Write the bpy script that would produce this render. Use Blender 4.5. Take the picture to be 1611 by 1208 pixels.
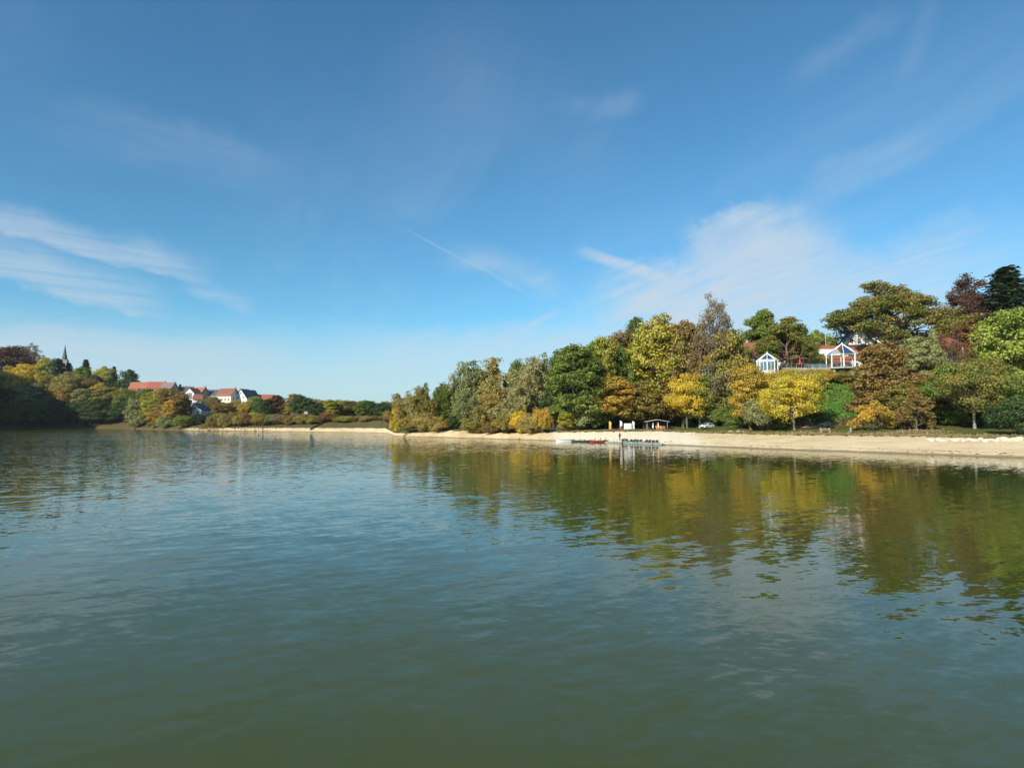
import bpy, bmesh, math, random
import numpy as np
from mathutils import Vector, Matrix, Quaternion
R = math.radians
for o in list(bpy.data.objects): bpy.data.objects.remove(o)
scene = bpy.context.scene
COL = scene.collection

# ------------------------------------------------------------------ camera
CAM_H = 5.0; FPX = 1000.0; CX = 805.5; CY = 604.0; HOR = 662.0
TILT = math.atan((HOR - CY) / FPX)
cd = bpy.data.cameras.new('camera'); cam = bpy.data.objects.new('camera', cd); COL.objects.link(cam)
cd.sensor_width = 36.0; cd.lens = 36.0 * FPX / 1611.0; cd.clip_start = 0.1; cd.clip_end = 20000
cam.location = (0, 0, CAM_H); cam.rotation_euler = (math.pi / 2 + TILT, 0, 0)
scene.camera = cam

# ------------------------------------------------------------------ sky
SUN_EL = R(30); SUN_AZ = R(-141)          # azimuth clockwise from +Y (the view direction)
SDIR = Vector((math.sin(SUN_AZ) * math.cos(SUN_EL), math.cos(SUN_AZ) * math.cos(SUN_EL), math.sin(SUN_EL)))
world = bpy.data.worlds.new('World'); scene.world = world; world.use_nodes = True
wt = world.node_tree; wt.nodes.clear()
SKY_STRENGTH = 0.105

class NT:
    """small helper for wiring math nodes"""
    def __init__(s, tree): s.t = tree
    def n(s, typ, **kw):
        nd = s.t.nodes.new(typ)
        for k, v in kw.items(): setattr(nd, k, v)
        return nd
    def set(s, sock, v):
        if hasattr(v, 'is_output') or isinstance(v, bpy.types.NodeSocket): s.t.links.new(v, sock)
        else: sock.default_value = v
    def m(s, op, a, b=0.0, c=None, clamp=False):
        nd = s.n('ShaderNodeMath', operation=op, use_clamp=clamp)
        s.set(nd.inputs[0], a); s.set(nd.inputs[1], b)
        if c is not None: s.set(nd.inputs[2], c)
        return nd.outputs[0]
    def v(s, op, a, b=None):
        nd = s.n('ShaderNodeVectorMath', operation=op)
        s.set(nd.inputs[0], a)
        if b is not None: s.set(nd.inputs[1], b)
        return nd.outputs['Value'] if op in ('DOT_PRODUCT', 'LENGTH') else nd.outputs[0]
    def ramp(s, x, lo, hi, a=0.0, b=1.0):
        nd = s.n('ShaderNodeMapRange', interpolation_type='SMOOTHSTEP')
        s.set(nd.inputs[0], x); s.set(nd.inputs[1], lo); s.set(nd.inputs[2], hi); s.set(nd.inputs[3], a); s.set(nd.inputs[4], b)
        return nd.outputs[0]
    def noise(s, vec, scale, detail=4.0, rough=0.5, dist=0.0, out=0):
        nd = s.n('ShaderNodeTexNoise')
        s.set(nd.inputs['Vector'], vec); s.set(nd.inputs['Scale'], scale); s.set(nd.inputs['Detail'], detail)
        s.set(nd.inputs['Roughness'], rough); s.set(nd.inputs['Distortion'], dist)
        return nd.outputs[out]
    def mix(s, f, a, b, blend='MIX'):
        nd = s.n('ShaderNodeMix', data_type='RGBA', blend_type=blend)
        s.set(nd.inputs[0], f); s.set(nd.inputs[6], a); s.set(nd.inputs[7], b)
        return nd.outputs[2]
    def mapping(s, vec, loc=(0, 0, 0), rot=(0, 0, 0), sc=(1, 1, 1)):
        nd = s.n('ShaderNodeMapping'); s.set(nd.inputs[0], vec)
        nd.inputs[1].default_value = loc; nd.inputs[2].default_value = rot; nd.inputs[3].default_value = sc
        return nd.outputs[0]
    def rs(s, vec, ang, sc, off=(0, 0, 0)):
        """turn so that direction ang lies along x, then stretch"""
        return s.mapping(s.mapping(vec, (0, 0, 0), (0, 0, -R(ang))), off, (0, 0, 0), sc)
    def comb(s, x, y, z):
        nd = s.n('ShaderNodeCombineXYZ'); s.set(nd.inputs[0], x); s.set(nd.inputs[1], y); s.set(nd.inputs[2], z); return nd.outputs[0]
    def sep(s, v):
        nd = s.n('ShaderNodeSeparateXYZ'); s.set(nd.inputs[0], v); return nd.outputs

def pxdir(px, py):
    xc = (px - CX) / FPX; yc = (CY - py) / FPX
    return Vector((xc, math.cos(TILT) - yc * math.sin(TILT), math.sin(TILT) + yc * math.cos(TILT)))

def build_sky():
    w = NT(wt)
    sky = w.n('ShaderNodeTexSky', sky_type='NISHITA', sun_disc=False, sun_elevation=SUN_EL, sun_rotation=SUN_AZ,
              altitude=400, air_density=1.0, dust_density=0.45, ozone_density=2.2)
    tc = w.n('ShaderNodeTexCoord'); d = tc.outputs['Generated']
    x, y, z = w.sep(d)
    # cirrus lies in a high flat layer: project the view ray on it
    zz = w.m('ADD', w.m('MAXIMUM', z, 0.0), 0.09)
    p = w.comb(w.m('DIVIDE', x, zz), w.m('DIVIDE', y, zz), 0.0)
    n1 = w.noise(w.rs(p, -60, (0.28, 0.9, 1), (3.1, 0.7, 0)), 1.0, 4, 0.58, 0.6)
    n2 = w.noise(w.rs(p, -75, (0.5, 1.7, 1), (1.2, 4.7, 0)), 1.6, 5, 0.62, 0.9)
    veil = w.m('MULTIPLY', w.ramp(n1, 0.40, 0.80), w.ramp(n2, 0.30, 0.75))
    fineL = w.noise(w.rs(p, 42, (0.5, 3.6, 1)), 2.0, 6, 0.64, 0.9)
    fineR = w.noise(w.rs(p, -68, (0.45, 2.6, 1), (4, 1, 0)), 2.0, 6, 0.64, 0.9)
    warp = w.m('SUBTRACT', w.noise(d, 9.0, 4, 0.55), 0.5)
    warp2 = w.m('SUBTRACT', w.noise(d, 30.0, 4, 0.6), 0.5)
    total = w.m('MULTIPLY', veil, 0.17)
    # the single streaks: (start px, end px, half width up, half width down in degrees, strength, edge raggedness)
    def streak(a, b, up, dn, k, rag, taper=0.25):
        A = pxdir(*a).normalized(); B = pxdir(*b).normalized()
        c = (A + B).normalized(); t = (B - A).normalized(); nn = c.cross(t).normalized()
        if nn.z < 0: nn = -nn
        L = (B - A).length / 2
        aa = w.m('DIVIDE', w.v('DOT_PRODUCT', d, tuple(t)), L)
        bb = w.m('ADD', w.v('DOT_PRODUCT', d, tuple(nn)), w.m('MULTIPLY', warp, rag))
        bb = w.m('ADD', bb, w.m('MULTIPLY', warp2, rag * 0.45))
        along = w.m('MULTIPLY', w.ramp(aa, -1.0 - taper, -1.0 + taper * 2.2), w.ramp(aa, 1.0 + taper * 0.4, 1.0 - taper * 2.2))
        prof = w.m('MULTIPLY', w.ramp(bb, R(up), 0.0), w.ramp(bb, -R(dn), 0.0))
        front = w.m('GREATER_THAN', w.v('DOT_PRODUCT', d, tuple(c)), 0.0)
        tex = w.ramp(fineL if a[0] < 500 else fineR, 0.30, 0.70, 0.36, 1.05)
        return w.m('MULTIPLY', w.m('MULTIPLY', w.m('MULTIPLY', along, prof), tex), w.m('MULTIPLY', front, k * 1.5))
    S = [((-160, 335), (340, 440), 2.7, 0.6, 0.46, 0.05), ((-160, 395), (270, 500), 3.4, 0.8, 0.48, 0.05),
         ((290, 445), (405, 492), 1.4, 0.9, 0.22, 0.03), ((-400, 505), (470, 560), 1.6, 4.0, 0.50, 0.05),
         ((640, 362), (860, 478), 0.20, 0.20, 0.14, 0.010), ((700, 405), (900, 450), 2.2, 1.6, 0.22, 0.06),
         ((818, 520), (884, 482), 0.45, 0.5, 0.34, 0.012), ((915, 396), (1060, 442), 0.75, 0.8, 0.75, 0.02),
         ((1075, 385), (1235, 335), 2.2, 4.2, 0.75, 0.09), ((960, 500), (1330, 370), 4.5, 7.0, 0.80, 0.12),
         ((880, 520), (1700, 430), 6.0, 8.0, 0.70, 0.12), ((560, 545), (980, 530), 2.5, 5.0, 0.40, 0.06),
         ((1420, 130), (1470, -20), 0.9, 1.2, 0.07, 0.02), ((1240, 130), (1440, 10), 1.6, 1.6, 0.07, 0.05),
         ((880, 175), (1020, 150), 1.2, 1.6, 0.08, 0.05), ((60, 180), (480, 270), 2.5, 4.0, 0.08, 0.07),
         ((1270, 290), (1470, 210), 1.6, 2.2, 0.12, 0.07), ((640, 40), (1000, 320), 7.0, 7.0, 0.035, 0.12)]
    for s in S: total = w.m('ADD', total, streak(*s))
    # thin bank low over the whole horizon
    el = w.m('ADD', z, w.m('MULTIPLY', warp, 0.03))
    total = w.m('ADD', total, w.m('MULTIPLY', w.ramp(el, 0.17, 0.02), 0.95))
    total = w.m('SUBTRACT', 1.0, w.m('POWER', 2.718, w.m('MULTIPLY', total, -1.15)))
    total = w.m('MULTIPLY', total, w.ramp(z, -0.02, 0.0))
    grade = w.mix(1.0, sky.outputs[0], (0.50, 0.935, 1.04, 1), 'MULTIPLY')
    col = w.mix(total, grade, (4.25, 4.95, 5.6, 1))
    bg = w.n('ShaderNodeBackground'); w.set(bg.inputs[0], col); bg.inputs[1].default_value = SKY_STRENGTH
    out = w.n('ShaderNodeOutputWorld'); wt.links.new(bg.outputs[0], out.inputs[0])
build_sky()
world.cycles.sampling_method = 'MANUAL'; world.cycles.sample_map_resolution = 256

# ------------------------------------------------------------------ sun
sl = bpy.data.lights.new('sun', 'SUN'); sl.energy = 4.9; sl.angle = R(0.55); sl.color = (1.0, 0.93, 0.80)
so = bpy.data.objects.new('sun', sl); COL.objects.link(so); so.rotation_euler = SDIR.to_track_quat('Z', 'Y').to_euler()
so.location = (-60, -40, 80)
scene.view_settings.view_transform = 'Standard'; scene.view_settings.look = 'None'
scene.view_settings.exposure = 0.42; scene.view_settings.gamma = 1.0
scene.cycles.use_adaptive_sampling = True; scene.cycles.adaptive_threshold = 0.02; scene.cycles.max_bounces = 6; scene.cycles.transparent_max_bounces = 8; scene.cycles.diffuse_bounces = 3
scene.cycles.transmission_bounces = 4; scene.cycles.glossy_bounces = 3

# ------------------------------------------------------------------ helpers
def at(px, py, Y):
    d = pxdir(px, py); k = Y / d.y
    return Vector((d.x * k, Y, CAM_H + d.z * k))
def tag(o, label, cat, group=None):
    o['label'] = label; o['category'] = cat
    if group: o['group'] = group
    return o
def empty(name, loc, rz=0.0, label=None, cat=None, group=None, sc=None):
    o = bpy.data.objects.new(name, None); COL.objects.link(o); o.location = loc; o.rotation_euler = (0, 0, rz)
    o.empty_display_size = 0.2
    if sc: o.scale = sc
    if label: tag(o, label, cat, group)
    return o
def mesh_np(name, V, F, smooth=False):
    """V (n,3) array, F (m,3|4) array"""
    me = bpy.data.meshes.new(name); V = np.asarray(V, np.float32); F = np.asarray(F, np.int32)
    k = F.shape[1]
    me.vertices.add(len(V)); me.vertices.foreach_set('co', V.ravel())
    me.loops.add(F.size); me.loops.foreach_set('vertex_index', F.ravel())
    me.polygons.add(len(F)); me.polygons.foreach_set('loop_start', np.arange(0, F.size, k, dtype=np.int32))
    me.update(calc_edges=True)
    if smooth: me.polygons.foreach_set('use_smooth', np.ones(len(F), bool))
    me.validate(); return me
def link(name, me, mat=None, parent=None, loc=None, kind=None):
    o = bpy.data.objects.new(name, me); COL.objects.link(o)
    if mat is not None and not len(me.materials): me.materials.append(mat)
    if parent is not None: o.parent = parent
    if loc is not None: o.location = loc
    if kind: o['kind'] = kind
    return o
class MB:
    def __init__(s): s.v = []; s.f = []
    def add(s, vs, fs):
        b = len(s.v); s.v += [tuple(p) for p in vs]; s.f += [tuple(b + i for i in f) for f in fs]; return s
    def box(s, c, d, rz=0.0, rot=None):
        q = rot if rot is not None else Matrix.Rotation(rz, 3, 'Z'); c = Vector(c)
        vs = [c + q @ Vector((sx * d[0] / 2, sy * d[1] / 2, sz * d[2] / 2)) for sx in (-1, 1) for sy in (-1, 1) for sz in (-1, 1)]
        return s.add(vs, [(0, 1, 3, 2), (4, 6, 7, 5), (0, 4, 5, 1), (2, 3, 7, 6), (0, 2, 6, 4), (1, 5, 7, 3)])
    def tube(s, p0, p1, r0, r1=None, n=8, cap=True):
        r1 = r0 if r1 is None else r1; p0 = Vector(p0); p1 = Vector(p1); a = (p1 - p0).normalized()
        u = a.orthogonal().normalized(); w = a.cross(u)
        vs = []
        for p, r in ((p0, r0), (p1, r1)):
            for i in range(n): t = 2 * math.pi * i / n; vs.append(p + (u * math.cos(t) + w * math.sin(t)) * r)
        fs = [(i, (i + 1) % n, n + (i + 1) % n, n + i) for i in range(n)]
        if cap: fs += [tuple(range(n - 1, -1, -1)), tuple(range(n, 2 * n))]
        return s.add(vs, fs)
    def beam(s, p0, p1, w, h):
        p0 = Vector(p0); p1 = Vector(p1); a = (p1 - p0); L = a.length; a.normalize()
        sd = a.cross(Vector((0, 0, 1)))
        if sd.length < 1e-4: sd = Vector((1, 0, 0))
        sd.normalize(); up = sd.cross(a)
        return s.box((p0 + p1) / 2, (w, L, h), rot=Matrix((sd, a, up)).transposed())
    def extr(s, prof, y0, y1):
        """profile in xz extruded along y"""
        n = len(prof); vs = [(x, y0, z) for x, z in prof] + [(x, y1, z) for x, z in prof]
        fs = [(i, (i + 1) % n, n + (i + 1) % n, n + i) for i in range(n)] + [tuple(range(n - 1, -1, -1)), tuple(range(n, 2 * n))]
        return s.add(vs, fs)
    def build(s, name, mat, parent=None, bevel=0.0, smooth=False, loc=None):
        bm = bmesh.new(); vv = [bm.verts.new(p) for p in s.v]
        for f in s.f:
            try: bm.faces.new([vv[i] for i in f])
            except ValueError: pass
        bmesh.ops.recalc_face_normals(bm, faces=bm.faces)
        if bevel: bmesh.ops.bevel(bm, geom=list(bm.edges), offset=bevel, segments=1, affect='EDGES', clamp_overlap=True)
        me = bpy.data.meshes.new(name); bm.to_mesh(me); bm.free()
        if smooth: me.polygons.foreach_set('use_smooth', np.ones(len(me.polygons), bool))
        return link(name, me, mat, parent, loc)
def copy_tree(o, parent=None):
    c = o.copy(); COL.objects.link(c); c.parent = parent
    for ch in list(o.children): copy_tree(ch, c)
    return c

# ------------------------------------------------------------------ materials
MATS = {}
def mat(name, col, rough=0.6, metal=0.0, var=0.12, scale=1.5, bump=0.0, spec=0.5, coat=0.0):
    if name in MATS: return MATS[name]
    m = bpy.data.materials.new(name); m.use_nodes = True; t = m.node_tree; t.nodes.clear(); w = NT(t)
    out = w.n('ShaderNodeOutputMaterial'); b = w.n('ShaderNodeBsdfPrincipled')
    tc = w.n('ShaderNodeTexCoord'); ns = w.noise(tc.outputs['Object'], scale, 5, 0.6)
    ns2 = w.noise(w.mapping(tc.outputs['Object'], (5, 3, 1), (0, 0, 0), (1, 1, 0.25)), scale * 3, 4, 0.6)
    f = w.m('ADD', w.m('MULTIPLY', ns, 0.6), w.m('MULTIPLY', ns2, 0.4))
    lo = tuple(c * (1 - var * 1.6) for c in col) + (1,); hi = tuple(min(1, c * (1 + var * 1.6)) for c in col) + (1,)
    c = w.mix(w.ramp(f, 0.3, 0.7), lo, hi)
    w.set(b.inputs['Base Color'], c); b.inputs['Roughness'].default_value = rough; b.inputs['Metallic'].default_value = metal
    b.inputs['Specular IOR Level'].default_value = spec; b.inputs['Coat Weight'].default_value = coat
    if bump:
        bp = w.n('ShaderNodeBump'); bp.inputs['Strength'].default_value = 0.6; bp.inputs['Distance'].default_value = bump
        w.set(bp.inputs['Height'], f); t.links.new(bp.outputs[0], b.inputs['Normal'])
    t.links.new(b.outputs[0], out.inputs[0]); MATS[name] = m; return m
def glass_mat(name, tint=(0.55, 0.62, 0.62), refl=0.25):
    m = bpy.data.materials.new(name); m.use_nodes = True; t = m.node_tree; t.nodes.clear(); w = NT(t)
    out = w.n('ShaderNodeOutputMaterial'); tr = w.n('ShaderNodeBsdfTransparent'); tr.inputs[0].default_value = (*tint, 1)
    g = w.n('ShaderNodeBsdfGlossy'); g.inputs['Roughness'].default_value = 0.03; g.inputs[0].default_value = (0.9, 0.95, 0.95, 1)
    fr = w.n('ShaderNodeFresnel'); fr.inputs[0].default_value = 1.5
    mx = w.n('ShaderNodeMixShader'); w.set(mx.inputs[0], w.m('ADD', fr.outputs[0], refl, clamp=True))
    t.links.new(tr.outputs[0], mx.inputs[1]); t.links.new(g.outputs[0], mx.inputs[2]); t.links.new(mx.outputs[0], out.inputs[0])
    return m
def leaf_mat():
    m = bpy.data.materials.new('foliage'); m.use_nodes = True; t = m.node_tree; t.nodes.clear(); w = NT(t)
    out = w.n('ShaderNodeOutputMaterial')
    oi = w.n('ShaderNodeObjectInfo')
    b = w.n('ShaderNodeAttribute', attribute_type='OBJECT', attribute_name='leaf_b')
    ti = w.n('ShaderNodeAttribute', attribute_type='GEOMETRY', attribute_name='tint')
    va = w.n('ShaderNodeAttribute', attribute_type='GEOMETRY', attribute_name='leafvar')
    c = w.mix(ti.outputs['Fac'], oi.outputs['Color'], b.outputs['Color'])
    lum = w.v('DOT_PRODUCT', c, (0.3, 0.6, 0.1)); c = w.mix(0.05, c, w.comb(lum, lum, lum))
    vv = w.m('MULTIPLY_ADD', va.outputs['Fac'], 1.0, 1.0)
    c = w.mix(1.0, c, w.comb(vv, vv, vv), 'MULTIPLY')
    d = w.n('ShaderNodeBsdfDiffuse'); w.set(d.inputs[0], c)
    tr = w.n('ShaderNodeBsdfTranslucent'); w.set(tr.inputs[0], w.mix(1.0, c, (1.25, 1.15, 0.7, 1), 'MULTIPLY'))
    mx = w.n('ShaderNodeMixShader'); mx.inputs[0].default_value = 0.42
    t.links.new(d.outputs[0], mx.inputs[1]); t.links.new(tr.outputs[0], mx.inputs[2])
    gl = w.n('ShaderNodeBsdfGlossy'); gl.inputs['Roughness'].default_value = 0.5; gl.inputs[0].default_value = (0.9, 0.9, 0.85, 1)
    m2 = w.n('ShaderNodeMixShader'); m2.inputs[0].default_value = 0.018
    t.links.new(mx.outputs[0], m2.inputs[1]); t.links.new(gl.outputs[0], m2.inputs[2]); t.links.new(m2.outputs[0], out.inputs[0])
    return m
LEAF = leaf_mat()
BARK = mat('bark', (0.12, 0.095, 0.07), 0.9, var=0.3, scale=3)
BARK_PALE = mat('bark_pale', (0.26, 0.23, 0.18), 0.9, var=0.3, scale=3)

# ------------------------------------------------------------------ terrain
# lake outline and bank profile: world columns (x, y of waterline) and (distance inland, height) knots
def P(px, Y): d = pxdir(px, 660); return (d.x / d.y * Y, Y)
COLS = [
    # waterline point, k1 sand top, k2 shelf / toe, k3 mid slope, k4 crest, height far behind
    (P(0, 415),   (2, .5),   (9, 4),     (28, 20),  (53, 36), 45),
    (P(60, 416),  (2, .5),   (9, 4),     (28, 18),  (53, 34), 42),
    (P(130, 416), (2, .5),   (9, 3.5),   (28, 16),  (53, 30), 36),
    (P(205, 408), (2, .5),   (12, 3),    (35, 10),  (60, 19), 28),
    (P(250, 366), (4, .9),   (15, 3),    (45, 9),   (85, 18), 26),
    (P(300, 333), (7, 1.2),  (30, 4.2),  (60, 9),   (105, 17), 25),
    (P(380, 318), (7, 1.4),  (30, 4.8),  (60, 7.5), (115, 15), 20),
    (P(480, 297), (7, 1.6),  (34, 5),    (60, 5.5), (120, 8), 10),
    (P(570, 276), (8, 1.8),  (38, 5),    (60, 5.2), (120, 6), 8),
    (P(606, 264), (8, 1.8),  (38, 5),    (60, 5.2), (120, 6), 8),
    (P(622, 212), (3, .8),   (10, 1.8),  (30, 2.2), (60, 3), 6),
    (P(660, 199), (5, 1.2),  (11, 2.1),  (32, 3),   (60, 4), 7),
    (P(700, 192), (10, 1.9), (16, 2.6),  (35, 4),   (60, 5), 8),
    (P(740, 184), (10, 1.9), (16, 2.6),  (35, 4),   (60, 5), 8),
    (P(800, 173), (7, 1.4),  (14, 2.6),  (35, 4),   (60, 5), 8),
    (P(880, 160), (13, 1.9), (26, 3),    (40, 5),   (60, 8), 9),
    (P(960, 146), (19, 2.2), (40, 3.1),  (55, 9),   (75, 16), 17),
    (P(1030, 135), (25, 2.4), (54, 3.3), (66, 11),  (82, 19), 20),
    (P(1100, 125), (25, 2.2), (66, 3.8), (75, 12),  (84, 19), 20),
    (P(1170, 117), (22, 2.1), (46, 3.6), (54, 11),  (63, 18.0), 20),
    (P(1250, 109), (21, 2.1), (33, 3.5), (45, 10),  (57, 18.4), 20),
    (P(1340, 103), (19, 2.15), (36, 3.8), (49, 10.5), (63, 18.6), 20),
    (P(1400, 98),  (19, 2.2), (44, 4.1), (56, 11),  (70, 18.8), 20),
    (P(1500, 92),  (18, 2.15), (51, 4.3), (62, 11), (76, 18.6), 20),
    (P(1611, 86),  (17, 2.1), (54, 4.2), (66, 11),  (80, 18), 20),
    ((95, 70),     (17, 2),  (60, 4),    (80, 11),  (100, 18), 20),
    ((96, 45),     (12, 2),  (40, 4),    (60, 9),   (90, 16), 18),
    ((75, 12),     (6, 1.8), (12, 3.2),  (30, 3.4), (60, 4), 6),
    ((30, -4),     (3, 1.6), (6, 3.2),   (12, 3.3), (30, 3.3), 5),
    ((0, -6),      (3, 1.6), (6, 3.2),   (12, 3.3), (30, 3.3), 5),
    ((-40, -6),    (3, 1.6), (6, 3.2),   (12, 3.3), (30, 3.3), 5),
    ((-200, 4),    (4, 1.4), (10, 3.2),  (30, 6),   (60, 10), 12),
    ((-285, 70),   (3, .8),  (10, 4),    (28, 14),  (60, 26), 40),
    ((-292, 200),  (2, .6),  (8, 5),     (24, 20),  (50, 42), 60),  # unseen shore and hill from here on, shaped to shade the left wood
    ((-292, 290),  (2, .6),  (8, 5),     (22, 22),  (50, 40), 56),
    ((-303, 335),  (2, .6),  (8, 5),     (22, 22),  (52, 40), 54),
    ((-320, 374),  (2, .6),  (8, 5),     (24, 22),  (53, 38), 50),
]
OX, OY = 0.0, 0.0
def _cols():
    rows = []
    for (pt, k1, k2, k3, k4, zf) in COLS:
        ph = math.atan2(pt[0] - OX, pt[1] - OY); r = math.hypot(pt[0] - OX, pt[1] - OY)
        q = 1 / max(math.cos(ph), .6) if pt[1] > 60 and abs(ph) < 0.7 else 1.0
        k1, k2, k3, k4 = [(k[0] * q, k[1]) for k in (k1, k2, k3, k4)]
        rows.append([ph, r, k1[0], k1[1], k2[0], k2[1], k3[0], k3[1], k4[0], k4[1], zf])
    rows.sort(); a = np.array(rows)
    lo = a.copy(); lo[:, 0] -= 2 * math.pi; hi = a.copy(); hi[:, 0] += 2 * math.pi
    return np.vstack([lo, a, hi])
CT = _cols()
def shore_noise(ph):
    return (np.sin(ph * 97.0) * 0.5 + np.sin(ph * 171.3 + 1.3) * 0.35 + np.sin(ph * 413.0 + .4) * 0.18)
def prof(ph):
    ph = np.asarray(ph); c = [np.interp(ph, CT[:, 0], CT[:, i]) for i in range(1, 11)]
    r0 = c[0] + shore_noise(ph) * np.clip(c[0] / 160.0, 0.05, 1.2)
    return r0, c[1:]
def zat(d, c):
    """height at distance d inland for interpolated knots c (arrays)"""
    k1d, k1z, k2d, k2z, k3d, k3z, k4d, k4z, zf = c
    def seg(d, a, b, za, zb): t = np.clip((d - a) / np.maximum(b - a, 1e-6), 0, 1); return za + (zb - za) * t
    z = np.where(d < 0, np.maximum(d * 0.16, -3.0), 0)
    z = np.where((d >= 0) & (d < k1d), k1z * np.clip(d / k1d, 0, 1) ** 0.8, z)
    z = np.where((d >= k1d) & (d < k2d), seg(d, k1d, k2d, k1z, k2z), z)
    z = np.where((d >= k2d) & (d < k3d), seg(d, k2d, k3d, k2z, k3z), z)
    z = np.where((d >= k3d) & (d < k4d), seg(d, k3d, k4d, k3z, k4z), z)
    z = np.where(d >= k4d, seg(d, k4d, k4d + 300, k4z, zf), z)
    return z
def relief(x, y, d, c):
    n = (np.sin(x * .31 + y * .17) * np.sin(y * .27 - x * .11) + .6 * np.sin(x * .83 - y * .47 + 1.0) * np.sin(y * .71 + 2.0))
    return n * np.clip((d - c[0]) / 25.0, 0, 1) * 0.35 + n * 0.03 * np.clip(d / 3.0, 0, 1)
def ground_z(x, y):
    ph = math.atan2(x - OX, y - OY); r = math.hypot(x - OX, y - OY); r0, c = prof(np.array([ph])); d = np.array([r]) - r0
    return float((zat(d, c) + relief(np.array([x]), np.array([y]), d, c))[0])
def gp(px, Y, dz=0.0):
    """world point on the ground under photo column px at depth Y"""
    d = pxdir(px, 655); x = d.x / d.y * Y
    return Vector((x, Y, ground_z(x, Y) + dz))

_kp = sorted((CX + c[0][0] / c[0][1] * FPX, c[0][1], c[0][1] + c[1][0], c[0][1] + c[2][0], c[0][1] + c[3][0], c[0][1] + c[4][0]) for c in COLS[:25])
def kY(px, i):
    """depth of the shore (0), sand top (1), toe (2), mid slope (3) or crest (4) under photo column px"""
    return float(np.interp(px, [k[0] for k in _kp], [k[1 + i] for k in _kp]))
def build_terrain():
    ph = np.concatenate([np.linspace(-math.pi, -1.2, 160, endpoint=False), np.linspace(-1.2, 1.1, 1500, endpoint=False), np.linspace(1.1, math.pi, 160)])
    r0, c = prof(ph); n = len(ph)
    def rowd(seg, t):
        k1, k2, k3, k4 = c[0], c[2], c[4], c[6]
        return {0: -14 * (1 - t) + 0 * k1, 1: k1 * t, 2: k1 + (k2 - k1) * t, 3: k2 + (k3 - k2) * t, 4: k3 + (k4 - k3) * t, 5: k4 + 300 * t ** 1.6, 6: k4 + 300 + 2600 * t ** 2}[seg]
    rows = []
    for seg, m in ((0, 4), (1, 12), (2, 10), (3, 9), (4, 9), (5, 10), (6, 5)):
        for i in range(m): rows.append(rowd(seg, i / m))
    rows.append(rowd(6, 1.0))
    sandrow = 4 + 12
    D = np.array(rows)                                   # rows x n
    # ragged border between sand and turf
    rag = (np.sin(ph * 310) * .5 + np.sin(ph * 733 + 2) * .4 + np.sin(ph * 1411 + 1) * .3)
    for k in range(-4, 5): D[sandrow + k] += rag * (1.5 * (1 - abs(k) / 5.0)) * np.clip(c[0] / 12.0, 0.1, 1)
    Rr = r0[None, :] + D
    X = OX + Rr * np.sin(ph)[None, :]; Y = OY + Rr * np.cos(ph)[None, :]
    Z = zat(D, [np.broadcast_to(q, D.shape) for q in c]) + relief(X, Y, D, [np.broadcast_to(c[0], D.shape)])
    V = np.stack([X, Y, Z], -1)
    def part(a, b):
        sub = V[a:b + 1].reshape(-1, 3); m = b - a
        i = np.arange(m)[:, None] * n; j = np.arange(n - 1)[None, :]
        F = np.stack([i + j, i + j + 1, i + n + j + 1, i + n + j], -1).reshape(-1, 4)[:, ::-1]
        return sub, F
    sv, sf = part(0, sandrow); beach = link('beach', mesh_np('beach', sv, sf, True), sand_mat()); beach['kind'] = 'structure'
    gv, gf = part(sandrow, len(rows) - 1); gr = link('ground', mesh_np('ground', gv, gf, True), turf_mat()); gr['kind'] = 'structure'
    # water: one sheet a little larger than the outline
    k = np.linspace(-math.pi, math.pi, 240, endpoint=False); rr, _ = prof(k); rr = rr + 9
    wv = [(OX, OY, 0)] + [(OX + q * math.sin(a), OY + q * math.cos(a), 0) for a, q in zip(k, rr)]
    wf = [(0, 1 + (i + 1) % 240, 1 + i) for i in range(240)]
    wo = link('lake_water', mesh_np('lake_water', wv, wf), water_mat()); wo['kind'] = 'structure'

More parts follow.
